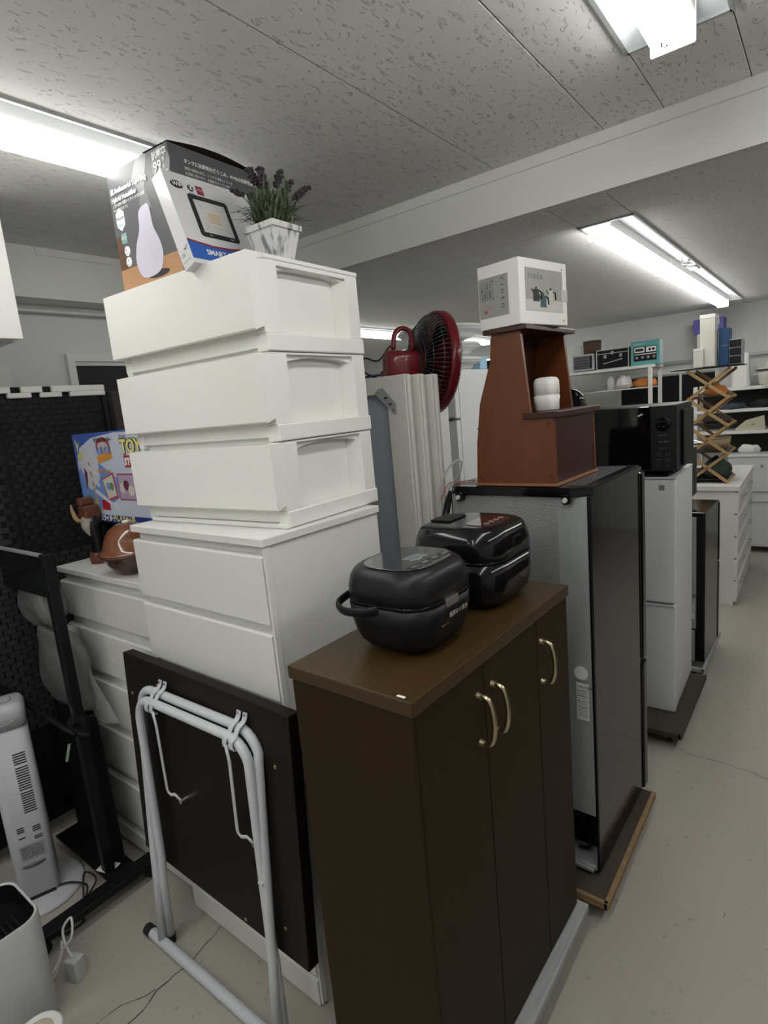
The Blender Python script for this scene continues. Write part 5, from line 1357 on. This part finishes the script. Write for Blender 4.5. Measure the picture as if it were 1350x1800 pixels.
# scissor rack
t = thing('scissor_rack', 'tall folding wooden scissor rack with black shelves on the white chest', 'rack', (-0.73, 5.10, 0.9185))
zl = [0.015, 0.225, 0.435, 0.64, 0.845]
for yy in (-0.17, 0.20):
    for k in range(4):
        for s in (1, -1):
            bm = new()
            a = Vector((-0.13 * s, yy + 0.006 * s, zl[k])); b = Vector((0.13 * s, yy + 0.006 * s, zl[k + 1]))
            d = (b - a).normalized(); n = Vector((-d.z, 0, d.x)) * 0.011; yv = Vector((0, 0.005, 0))
            a -= d * .012; b += d * .012
            addfaces(bm, [a - n - yv, b - n - yv, b + n - yv, a + n - yv, a - n + yv, b - n + yv, b + n + yv, a + n + yv], [(0, 1, 2, 3), (4, 7, 6, 5), (0, 4, 5, 1), (1, 5, 6, 2), (2, 6, 7, 3), (3, 7, 4, 0)])
            obj('slat', bm, BEECH, t)
        bm = new(); zc = (zl[k] + zl[k + 1]) / 2; cyl(bm, (0, yy - 0.016, zc), (0, yy + 0.016, zc), 0.006, seg=10); obj('rivet', bm, BRASS, t)
for k in range(4):
    for xx in (-0.13, 0.13):
        bm = new(); cyl(bm, (xx, -0.19, zl[k]), (xx, 0.22, zl[k]), 0.007, seg=10); obj('cross_rod', bm, BEECH, t)
    bm = new(); box(bm, -0.13, 0.125, -0.15, 0.185, zl[k] + 0.008, zl[k] + 0.013); obj('shelf', bm, mat('dark shelf sheet', (0.03, 0.028, 0.026), 0.5), t)
bm = new(); prism(bm, [(-0.25, 0.862), (0.20, 0.862), (0.205, 0.870), (-0.25, 0.866)], -0.21, 0.24, 'y'); obj('top_shelf', bm, BLACKM, t)
# goods in and on the scissor rack
ZR = 0.9185
def simple(name, label, cat, loc, rz, parts, group=None):
    t = thing(name, label, cat, loc, rz, group)
    for pn_, m_, fn in parts:
        bm = new(); fn(bm); obj(pn_, bm, m_, t)
    return t
CREAM = mat('cream carton', (0.62, 0.61, 0.54), 0.6)
simple('carton', 'tall narrow cream carton standing on the scissor rack', 'box', (-0.735, 5.00, 1.790), 0, [('box_body', CREAM, lambda b: box(b, -0.052, 0.045, -0.06, 0.10, 0, 0.37, bev=0.002)), ('lid', CARDW, lambda b: box(b, -0.054, 0.047, -0.062, 0.102, 0.345, 0.372, bev=0.002))])
simple('carton', 'low cream carton in front of the tall narrow one on the scissor rack', 'box', (-0.79, 4.95, 1.790), 0, [('box_body', CREAM, lambda b: box(b, -0.035, 0.03, -0.045, -0.0, 0, 0.135, bev=0.002)), ('lid', CARDW, lambda b: box(b, -0.036, 0.031, -0.046, 0.001, 0.125, 0.137))])
simple('carton', 'upright dark blue carton on the scissor rack', 'box', (-0.66, 5.10, 1.790), 0, [('box_body', mat('navy carton', (0.02, 0.08, 0.20), 0.5), lambda b: box(b, -0.02, 0.045, -0.06, 0.12, 0, 0.27, bev=0.002)), ('print_line', mat('pale blue print', (0.2, 0.3, 0.4), 0.5), lambda b: flat(b, rect(0.0, 0.14, 0.04, 0.146), face_y(0, -0.06, 0)))])
t = simple('drawer_box', 'small dark drawer unit on the scissor rack beside the blue carton', 'drawer unit', (-0.565, 5.08, 1.790), 0, [('cabinet', STEELS, lambda b: box(b, -0.045, 0.035, -0.06, 0.12, 0, 0.18, bev=0.002))])
for k in range(3):
    bm = new(); box(bm, -0.042, 0.032, -0.066, -0.060, 0.006 + .058 * k, 0.058 + .058 * k, bev=0.001); dd = obj('drawer', bm, CHAR, t)
    bm = new(); box(bm, 0.035, 0.037, 0.01, 0.05, 0.02 + .058 * k, 0.026 + .058 * k); obj('handle', bm, CHROME, dd)
def heap(name, label, cat, loc, r, m, seed, rz=0):
    t = thing(name, label, cat, loc, rz)
    rg = random.Random(seed); ph = [rg.uniform(0, 6) for _ in range(5)]
    bm = new(); bmesh.ops.create_icosphere(bm, subdivisions=3, radius=1)
    for v in bm.verts:
        n = v.co.copy()
        k = 1 + 0.18 * math.sin(5 * n.x + ph[0]) * math.sin(4 * n.y + ph[1]) + 0.12 * math.sin(9 * n.y + 7 * n.x + ph[2])
        v.co = Vector((n.x * r[0] * k, n.y * r[1] * k, max(0, n.z * r[2] * k + r[2] * .5)))
    for f in bm.faces: f.smooth = True
    o = obj('folds', bm, m, t)
    return t
ORN = mat('orange cloth', (0.55, 0.20, 0.04), 0.7, var=0.25, nscale=30, bump=0.5)
GRN = mat('dark green cloth', (0.03, 0.05, 0.04), 0.8, var=0.3, bump=0.5)
heap('cloth_bundle', 'orange cloth on the highest level of the scissor rack', 'cloth', (-0.70, 5.12, ZR + zl[3] + 0.0135), (0.07, 0.08, 0.05), ORN, 3)
heap('cloth_bundle', 'dark brown cloth on the second highest level of the scissor rack', 'cloth', (-0.69, 5.10, ZR + zl[2] + 0.0135), (0.09, 0.10, 0.045), mat('dark brown cloth', (0.06, 0.04, 0.03), 0.8), 4)
t = simple('basket', 'round beige patterned basket on the lower middle level of the scissor rack', 'basket', (-0.70, 5.08, ZR + zl[1] + 0.0135), 0, [('bowl', mat('beige basket', (0.34, 0.26, 0.18), 0.6, var=0.45, nscale=40), lambda b: lathe(b, [(0, 0), (0.07, 0), (0.10, 0.05), (0.105, 0.095), (0.10, 0.095), (0.09, 0.05), (0, 0.01)], (0, 0, 0), 28)), ('rim', mat('tan rim', (0.4, 0.28, 0.12), 0.5), lambda b: tube(b, [(0.103 * math.cos(2 * PI * k / 24), 0.103 * math.sin(2 * PI * k / 24), 0.097) for k in range(24)], 0.006, 6, closed=True))])
heap('cloth_bundle', 'dark green bag with cords in the lowest level of the scissor rack', 'bag', (-0.69, 5.09, ZR + zl[0] + 0.0135), (0.10, 0.11, 0.10), GRN, 6)
simple('tray', 'dark red tray at the foot of the scissor rack', 'tray', (-0.80, 5.10, ZR + 0.03), 0, [('tray_body', mat('oxblood', (0.06, 0.008, 0.008), 0.4), lambda b: box(b, -0.075, 0.0, -0.14, 0.14, 0.0, 0.05, bev=0.006))])

# washing machines
def washer(label, x, y):
    t = thing('washing_machine', label, 'washing machine', (x, y, 0))
    bm = new(); box(bm, -0.28, 0.28, 0, 0.48, 0.06, 0.93, bev=0.01, seg=2); obj('cabinet', bm, FRIDGEW, t)
    bm = new(); box(bm, -0.285, 0.285, -0.005, 0.49, 0.93, 0.955, bev=0.006); obj('lid', bm, CHESTG, t)
    bm = new(); box(bm, -0.20, 0.20, 0.05, 0.30, 0.955, 0.963, bev=0.003); obj('hatch', bm, GREYP, t)
    for xx in (-0.15, 0.15):
        bm = new()
        for a in (0.30, 0.62):
            pass
        P = [(xx - 0.06, -0.002, 0.28)] + [(xx - 0.06, -0.002, 0.78)] + [(xx + 0.06 * math.cos(PI - PI * k / 8), -0.002, 0.78 + 0.06 * math.sin(PI * k / 8)) for k in range(1, 8)] + [(xx + 0.06, -0.002, 0.78), (xx + 0.06, -0.002, 0.28)]
        tube(bm, P, 0.004, 5, closed=True); obj('pressed_rib', bm, FRIDGEW, t)
    bm = new(); box(bm, -0.25, 0.25, -0.012, 0.0, 0.50, 0.515, bev=0.003); box(bm, -0.25, 0.25, -0.012, 0.0, 0.60, 0.615, bev=0.003); obj('handle_bar', bm, GREYP, t)
    bm = new(); cyl(bm, (0.0, 0.0, 0.85), (0, -0.006, 0.85), 0.012, seg=12); obj('button', bm, CHROME, t)
    for xx in (-0.22, 0.22):
        for yy in (0.06, 0.42):
            bm = new(); cyl(bm, (xx, yy, 0), (xx, yy, 0.06), 0.025); obj('foot', bm, RUBBER, t)
washer('white washing machine at the end of the aisle beyond the white chest', -0.50, 6.45)

# white storage shelves behind (far right)
t = thing('storage_rack', 'white steel storage rack against the far wall behind the scissor rack', 'rack', (-0.60, 6.98, 0))
for xx in (-0.50, 0.55):
    for yy in (-0.30, 0.04):
        bm = new(); box(bm, xx - 0.018, xx + 0.018, yy - 0.018, yy + 0.018, 0, 1.63, bev=0.002); obj('post', bm, CARDW, t)
for z in (1.17, 1.385, 1.595):
    bm = new(); box(bm, -0.52, 0.57, -0.32, 0.06, z - 0.03, z, bev=0.003); obj('shelf', bm, CARDW, t)
bm = new(); box(bm, -0.5, 0.55, 0.03, 0.035, 0.97, 1.16); box(bm, -0.5, 0.55, 0.03, 0.035, 1.175, 1.35); box(bm, -0.5, 0.55, 0.03, 0.035, 1.39, 1.56); obj('back_sheet', bm, mat('dark rack back', (0.05, 0.048, 0.045), 0.7), t)
bm = new(); box(bm, -0.5, 0.55, -0.32, -0.30, 0.965, 1.03); obj('lower_fascia', bm, BLACKM, t)
bm = new(); flat(bm, rect(0.06, 1.572, 0.20, 1.592), face_y(0, -0.32, 0), 0.001); ob = obj('price_tag', bm, PAPER, t)
bm = new(); text(bm, '¥1,980 税込', 0.018, face_y(0.066, -0.321, 1.575), 0.0008); obj('lettering', bm, INKD, ob)
simple('air_purifier', 'rounded white air purifier on the white storage rack', 'air purifier', (-0.72, 6.80, 1.596), 0, [('body', CARDW, lambda b: loft(b, [(0, .075, .06, .03), (.01, .08, .065, .035), (.30, .072, .055, .035), (.325, .06, .045, .03), (.33, .03, .02, .015)])), ('buttons', INKG, lambda b: [flat(b, disc(-0.03 + .012 * k, .28, .003), face_y(0, -.0585, 0)) for k in range(2)])])
simple('stock_pot', 'cream lidded stock pot with dark rim at the right edge of the storage rack', 'pot', (-0.47, 6.80, 1.596), 0, [('body', mat('cream enamel', (0.60, 0.57, 0.50), 0.3), lambda b: lathe(b, [(0, 0), (.085, 0), (.10, .02), (.112, .10), (.112, .135), (.10, .13), (0, .12)], (0, 0, 0), 28)), ('rim', INKD, lambda b: lathe(b, [(.112, .135), (.125, .14), (.125, .15), (.112, .15), (0, .15)], (0, 0, 0), 28)), ('lid', mat('cream enamel', (0.60, 0.57, 0.50), 0.3), lambda b: lathe(b, [(.112, .15), (.10, .165), (.04, .175), (0, .175)], (0, 0, 0), 28)), ('lid_handle', CARDW, lambda b: tube(b, smooth_pts([(-.035, 0, .172), (-.03, 0, .215), (.03, 0, .215), (.035, 0, .172)], 4), .007, 8)), ('side_handle', mat('cream enamel', (0.60, 0.57, 0.50), 0.3), lambda b: box(b, -.14, -.105, -.03, .03, .10, .115, bev=.004))])
simple('storage_case', 'pale cream document case on the lower shelf of the storage rack', 'case', (-0.62, 6.76, 1.171), 0, [('base', mat('pale cream', (0.55, 0.54, 0.40), 0.5), lambda b: box(b, -.13, .12, -.08, .10, 0, .02, bev=.002)), ('lid', mat('pale cream', (0.55, 0.54, 0.40), 0.5), lambda b: prism(b, [(-.13, .02), (.12, .02), (.11, .14), (-.04, .10)], -.06, -.05, 'y')), ('clasp', INKD, lambda b: box(b, .0, .03, -.064, -.06, .055, .06))])
heap('cloth_bundle', 'black clothes on the middle shelf of the storage rack', 'clothes', (-0.50, 6.78, 1.386), (0.14, 0.11, 0.06), mat('black clothes', (0.012, 0.013, 0.014), 0.8), 12)
heap('cloth_bundle', 'bluish grey folded cloth on the middle shelf of the storage rack', 'clothes', (-0.78, 6.76, 1.386), (0.12, 0.10, 0.04), mat('slate cloth', (0.05, 0.07, 0.085), 0.8), 13)
heap('cloth_bundle', 'white cloth below the storage rack shelves above the washing machine', 'cloth', (-0.62, 6.60, 0.964), (0.09, 0.05, 0.05), CARDW, 14)
t = simple('carton', 'violet printed carton on the ledge high on the far wall', 'box', (-1.02, 6.90, 1.926), 0, [('box_body', mat('violet carton', (0.10, 0.09, 0.36), 0.5), lambda b: box(b, -.13, .14, -.05, .12, .235, .375, bev=.002)), ('white_print', INKW, lambda b: [flat(b, rect(.02, .30, .08, .312), face_y(0, -.05, 0)), flat(b, rect(-.01, .33, .0, .36), face_y(0, -.05, 0)), flat(b, rect(.09, .31, .10, .36), face_y(0, -.05, 0))]), ])
simple('carton', 'plain white carton carrying the violet one on the far wall ledge', 'box', (-1.02, 6.90, 1.926), 0, [('box_body', CREAM, lambda b: box(b, -.10, .13, -.04, .12, 0, .234, bev=.002)), ('tape', CARDW, lambda b: box(b, -.01, .02, -.042, -.04, 0, .234))])

# left far shelf with appliances
t = thing('wall_shelf', 'long white shelf unit with slim posts in front of the far wall', 'shelf', (-2.2, 6.55, 0), 0)
bm = new(); box(bm, -1.0, 0.76, -0.15, 0.33, 1.872, 1.900, bev=0.003); obj('upper_shelf', bm, CARDW, t)
bm = new(); box(bm, -1.0, 0.72, -0.12, 0.31, 1.668, 1.680, bev=0.002); obj('lower_shelf', bm, CARDW, t)
for xx in (-0.98, 0.73):
    for yy in (-0.13, 0.30):
        bm = new(); box(bm, xx - 0.018, xx + 0.018, yy - 0.018, yy + 0.018, 0, 1.872, bev=0.002); obj('post', bm, CARDW, t)
UP = 1.9005
simple('white_board_panel', 'plain white panel leaning at the back of the far shelf beside the grey toaster', 'panel', (-2.36, 6.78, UP), 0, [('sheet', CARDW, lambda b: box(b, -.085, .085, 0, .02, 0, .30, bev=.002)), ('edge', GREYP, lambda b: box(b, -.088, -.085, -.002, .022, 0, .30))])
t = simple('toaster_oven', 'grey toaster oven on the far shelf', 'toaster oven', (-2.16, 6.50, UP), 0, [('cabinet', GREYP, lambda b: box(b, -.13, .11, 0, .22, 0.01, .185, bev=.008, seg=2)), ('door', mat('oven glass', (0.05, 0.055, 0.06), 0.15), lambda b: box(b, -.112, .05, -.006, 0, .03, .165, bev=.003)), ('control_strip', CHAR, lambda b: box(b, .058, .085, -.005, 0, .03, .165)), ('foot', RUBBER, lambda b: [box(b, x_, x_ + .03, .02, .2, 0, .01) for x_ in (-.12, .07)])])
for k in range(4):
    bm = new(); box(bm, -.108, .046, -.008, -.006, .045 + .028 * k, .049 + .028 * k); obj('rack_wire', bm, INKG, t)
t = simple('wicker_basket', 'brown wicker basket on top of the grey toaster oven', 'basket', (-2.10, 6.60, UP + 0.186), 0, [('woven_side', mat('brown wicker', (0.09, 0.06, 0.04), 0.8, var=0.4, nscale=90, bump=0.6), lambda b: lathe(b, [(0, 0), (.088, 0), (.092, .05), (.094, .13), (.088, .13), (.084, .02), (0, .015)], (0, 0, 0), 28)), ('rim', mat('brown wicker', (0.09, 0.06, 0.04), 0.8), lambda b: tube(b, [(.092 * math.cos(2 * PI * k / 24), .092 * math.sin(2 * PI * k / 24), .131) for k in range(24)], .006, 6, closed=True))])
t = simple('equipment_case', 'black case with silver corners and two latches on the far shelf', 'case', (-1.85, 6.50, UP), 0, [('shell', BLACKM, lambda b: box(b, -.175, .155, 0, .20, 0, .205, bev=.003))])
bm = new()
for a in ((-.178, .158, -.003, .203, .0, .008), (-.178, .158, -.003, .203, .198, .208), (-.178, -.168, -.003, .003, 0, .208), (.148, .158, -.003, .003, 0, .208), (.150, .158, .19, .203, 0, .208), (-.178, .158, -.004, .0, .160, .167)): box(bm, *a)
obj('metal_trim', bm, mat('aluminium trim', (0.6, 0.6, 0.6), 0.3, metal=0.7), t)
bm = new(); tube(bm, smooth_pts([(-.10, -.004, .065), (-.09, -.02, .06), (0, -.024, .075), (.08, -.02, .09), (.09, -.004, .095)], 4), .006, 8); obj('handle', bm, mat('aluminium trim', (0.6, 0.6, 0.6), 0.3), t)
for xx in (-.085, .075, -.01):
    bm = new(); box(bm, xx - .016, xx + .016, -.010, -.002, .115 if xx != -.01 else .15, .150 if xx != -.01 else .185, bev=.003); obj('latch', bm, CHROME, t)
t = simple('carton', 'teal printed radio carton at the right end of the far shelf', 'box', (-1.52, 6.50, UP), 0, [('box_body', mat('teal carton', (0.12, 0.36, 0.35), 0.5), lambda b: box(b, -.155, .125, 0, .16, 0, .245, bev=.002)), ('side_print', mat('pale teal side', (0.45, 0.55, 0.55), 0.5), lambda b: flat(b, rect(.004, .004, .156, .241), face_x(.125, 0, 0), .001)), ('dark_panel', CHAR, lambda b: flat(b, rect(-.125, .045, .095, .19), face_y(0, 0, 0), .001))])
bm = new(); M = face_y(0, -.001, 0)
flat(bm, rect(-.118, .13, -.02, .182), M, .0008, 0); flat(bm, rect(-.108, .142, -.03, .170), M, .0012, 1); flat(bm, rect(-.005, .13, .09, .182), M, .0008, 0)
flat(bm, disc(.03, .155, .014), M, .0012, 1); flat(bm, disc(.065, .155, .014), M, .0012, 1); flat(bm, rect(-.118, .108, .09, .116), M, .0008, 0)
for k in range(4): flat(bm, disc(-.095 + .055 * k, .08, .014), M, .001, 2)
text(bm, 'AudioComm', .02, face_y(-.12, -.0005, .21), mi=0)
obj('lettering', bm, [INKW, INKD, INKG], t)
LO = 1.6805
for k in range(6):
    la = ['lowest white dinner plate', 'second lowest white dinner plate', 'third white dinner plate from below', 'fourth white dinner plate from below', 'second highest white dinner plate', 'topmost white dinner plate'][k] + ' of the stack on the lower far shelf'
    simple('plate', la, 'plate', (-2.09, 6.55, LO + k * 0.0105), 0, [('dish', CARDW, lambda b: lathe(b, [(0, 0), (.10, 0), (.165, .007), (.165, .0095), (.10, .004), (0, .004)], (0, 0, 0), 32)), ('rim', INKG, lambda b: tube(b, [(.165 * math.cos(2 * PI * q / 32), .165 * math.sin(2 * PI * q / 32), .0085) for q in range(32)], .0012, 4, closed=True))])
GLS = mat('clear glass', (0.85, 0.87, 0.87), 0.05, alpha=0.45)
simple('glass_jar', 'clear glass jar between the plates and the white bowl', 'jar', (-1.875, 6.48, LO), 0, [('jar_body', GLS, lambda b: lathe(b, [(0, 0), (.035, 0), (.038, .02), (.036, .10), (.028, .12), (.028, .125), (0, .125)], (0, 0, 0), 20)), ('lid', GLS, lambda b: lathe(b, [(0, .126), (.03, .126), (.02, .14), (0, .145)], (0, 0, 0), 20))])
simple('bowl', 'shallow white bowl on the lower far shelf', 'bowl', (-1.745, 6.50, LO), 0, [('bowl_body', CARDW, lambda b: lathe(b, [(0, 0), (.05, 0), (.09, .02), (.105, .035), (.102, .037), (.08, .022), (0, .008)], (0, 0, 0), 28)), ('rim', mat('pinkish rim', (0.5, 0.38, 0.34), 0.5), lambda b: tube(b, [(.104 * math.cos(2 * PI * q / 28), .104 * math.sin(2 * PI * q / 28), .036) for q in range(28)], .003, 5, closed=True))])
heap('cloth_bundle', 'white wrapped cloth heaped in the shallow bowl', 'cloth', (-1.745, 6.50, LO + 0.010), (0.07, 0.07, 0.085), CARDW, 21)
heap('cloth_bundle', 'crumpled orange cloth at the right end of the lower far shelf', 'cloth', (-1.54, 6.52, LO), (0.12, 0.09, 0.06), ORN, 22)

# ================================================================ FAR LEFT BACKGROUND
t = thing('refrigerator', 'tall white family fridge seen between the red fan and the cherry shelf', 'refrigerator', (-1.885, 3.22, 0), 0)
bm = new(); box(bm, -0.60, 0, 0.055, 0.50, 0.02, 1.905, bev=0.006, seg=2); obj('cabinet', bm, FRIDGEW, t)
for a, b, c, d in ((-0.60, -0.302, 1.60, 1.90), (-0.298, 0.0, 1.60, 1.90), (-0.60, -0.302, 0.90, 1.585), (-0.298, 0.0, 0.90, 1.585), (-0.60, 0, 0.5, 0.89), (-0.60, 0, 0.03, 0.49)):
    bm = new(); box(bm, a, b, 0, 0.05, c, d, bev=0.006, seg=2); dd = obj('door', bm, FRIDGEW, t)
    bm = new(); box(bm, a + .01, b - .01, -0.004, 0.004, c + .002, c + .014, bev=0.002); obj('grip', bm, GREYP, dd)
bm = new(); box(bm, -0.14, -0.02, -0.02, 0.0, 1.588, 1.598, bev=0.002); obj('handle', bm, INKD, t)
LMP = mat('milky lamp cover', (0.72, 0.73, 0.72), 0.35)
for k, (zz, la, rr) in enumerate(((1.9055, 'lowest round white ceiling light of the stack on the tall white fridge', 0.25), (2.005, 'middle round white ceiling light of the stack on the tall white fridge', 0.27), (2.115, 'topmost round white ceiling light of the stack on the tall white fridge', 0.29))):
    xo = (-2.11, -2.14, -2.13)[k]
    simple('round_ceiling_light', la, 'lamp', (xo, 3.50, zz), 0, [('cover', LMP, lambda b, rr=rr: lathe(b, [(0, 0), (rr * .6, 0), (rr * .78, .018), (rr * .80, .034), (rr * .93, .040), (rr, .055), (rr, .072), (rr * .96, .082), (rr * .7, .092), (0, .096)], (0, 0, 0), 40)), ('rim', GREYP, lambda b, rr=rr: lathe(b, [(rr * .98, .054), (rr * 1.015, .058), (rr * 1.015, .066), (rr * .98, .070), (rr * .98, .054)], (0, 0, 0), 40))])
simple('blue_bag', 'light blue printed carton behind the round lights on the tall white fridge', 'box', (-1.945, 3.60, 1.9055), 0, [('box_body', mat('sky blue card', (0.30, 0.55, 0.72), 0.5), lambda b: box(b, -.07, .06, -.02, .08, 0, .085, bev=.002)), ('print', INKW, lambda b: [flat(b, rect(-.02, .02 + .015 * k, .04, .025 + .015 * k), face_y(0, -.02, 0)) for k in range(3)])]) 
# a white cabinet behind the framed panels with boxes on it
t = simple('white_cabinet', 'white cabinet largely hidden behind the plastic drawers and red fan', 'cabinet', (-2.05, 2.62, 0), 0, [('carcass', CHESTG, lambda b: box(b, -.35, .20, 0, .45, 0, 1.80, bev=.003)), ('top', CARDW, lambda b: box(b, -.36, .21, -.01, .46, 1.80, 1.82, bev=.002)), ('door', CHESTG, lambda b: box(b, -.34, .19, -.018, -.001, .02, 1.79, bev=.002))])
for k, (m_, la) in enumerate(((BLACKM, 'black flat case lowest on the white cabinet beside the fan'), (CARDW, 'white flat box on the black case beside the fan'), (mat('pale blue box', (0.35, 0.45, 0.60), 0.5), 'pale blue flat box topmost beside the fan'))):
    simple('flat_box', la, 'box', (-2.05, 2.80, 1.8205 + 0.028 * k), 0, [('box_body', m_, lambda b: box(b, -.28 + .02 * k, .17, -.15, .15, 0, .0275, bev=.002)), ('label_strip', INKD if k else PAPER, lambda b: flat(b, rect(-.1, .008, .12, .018), face_y(0, -.15, 0)))])
# looped cable at the fridge corner
t = thing('looped_cable', 'grey looped cable with a red wire at the corner of the big black fridge', 'cable', (-1.105, 1.74, 1.30))
bm = new(); tube(bm, smooth_pts([(0.0, 0, 0.0), (-0.005, 0.0, 0.08), (0.01, 0.02, 0.15), (0.05, 0.04, 0.195), (0.065, 0.05, 0.185), (0.05, 0.05, 0.14), (0.02, 0.03, 0.10), (0.015, 0.01, 0.02)], 6), 0.004, 7, flat=.6); obj('grey_cable', bm, GREYP, t)
bm = new(); tube(bm, smooth_pts([(0.0, 0, 0.06), (0.02, 0.03, 0.115), (0.06, 0.06, 0.118), (0.10, 0.08, 0.12)], 5), 0.002, 6); obj('red_wire', bm, INKR, t)
bm = new(); tube(bm, smooth_pts([(0.01, -0.01, 0.0), (0.02, 0.0, 0.05), (0.035, 0.01, 0.09), (0.03, 0.0, 0.03), (0.02, -0.01, -0.02)], 5), 0.006, 6); obj('plug', bm, RUBBER, t)
t = thing('black_tray', 'low black tray on the back of the big black fridge beside the cherry shelf', 'tray', (-1.012, 2.13, 1.4165))
bm = new(); box(bm, -0.04, 0.09, -0.10, 0.08, 0, 0.035, bev=0.003); obj('tray_body', bm, BLACKM, t)
bm = new(); box(bm, -0.042, 0.092, -0.102, 0.082, 0.035, 0.040, bev=0.001); obj('rim', bm, BLACKP, t)

# unseen dark wardrobes added across the aisle to darken reflections in the fridge sides
for k, (yy, la) in enumerate(((0.9, 'near dark brown cupboard, unseen, added across the aisle for the fridge reflections'), (2.5, 'second dark brown cupboard, unseen, added across the aisle for the fridge reflections'), (4.1, 'far dark brown cupboard, unseen, added across the aisle for the fridge reflections'))):
    t = thing('added_wardrobe', la, 'added_wardrobe', (1.42, yy, 0))
    bm = new(); box(bm, -0.50, 0, 0, 1.5, 0, 1.75, bev=0.004); obj('carcass', bm, BROWNV, t)
    for a in (0.01, 0.755):
        bm = new(); box(bm, -0.52, -0.501, a, a + 0.735, 0.06, 1.73, bev=0.003); dd = obj('door', bm, CHERRYD, t)
        bm = new(); cyl(bm, (-0.52, a + (0.68 if a < .5 else 0.055), 0.9), (-0.545, a + (0.68 if a < .5 else 0.055), 0.9), 0.012); obj('knob', bm, BRASS, dd)
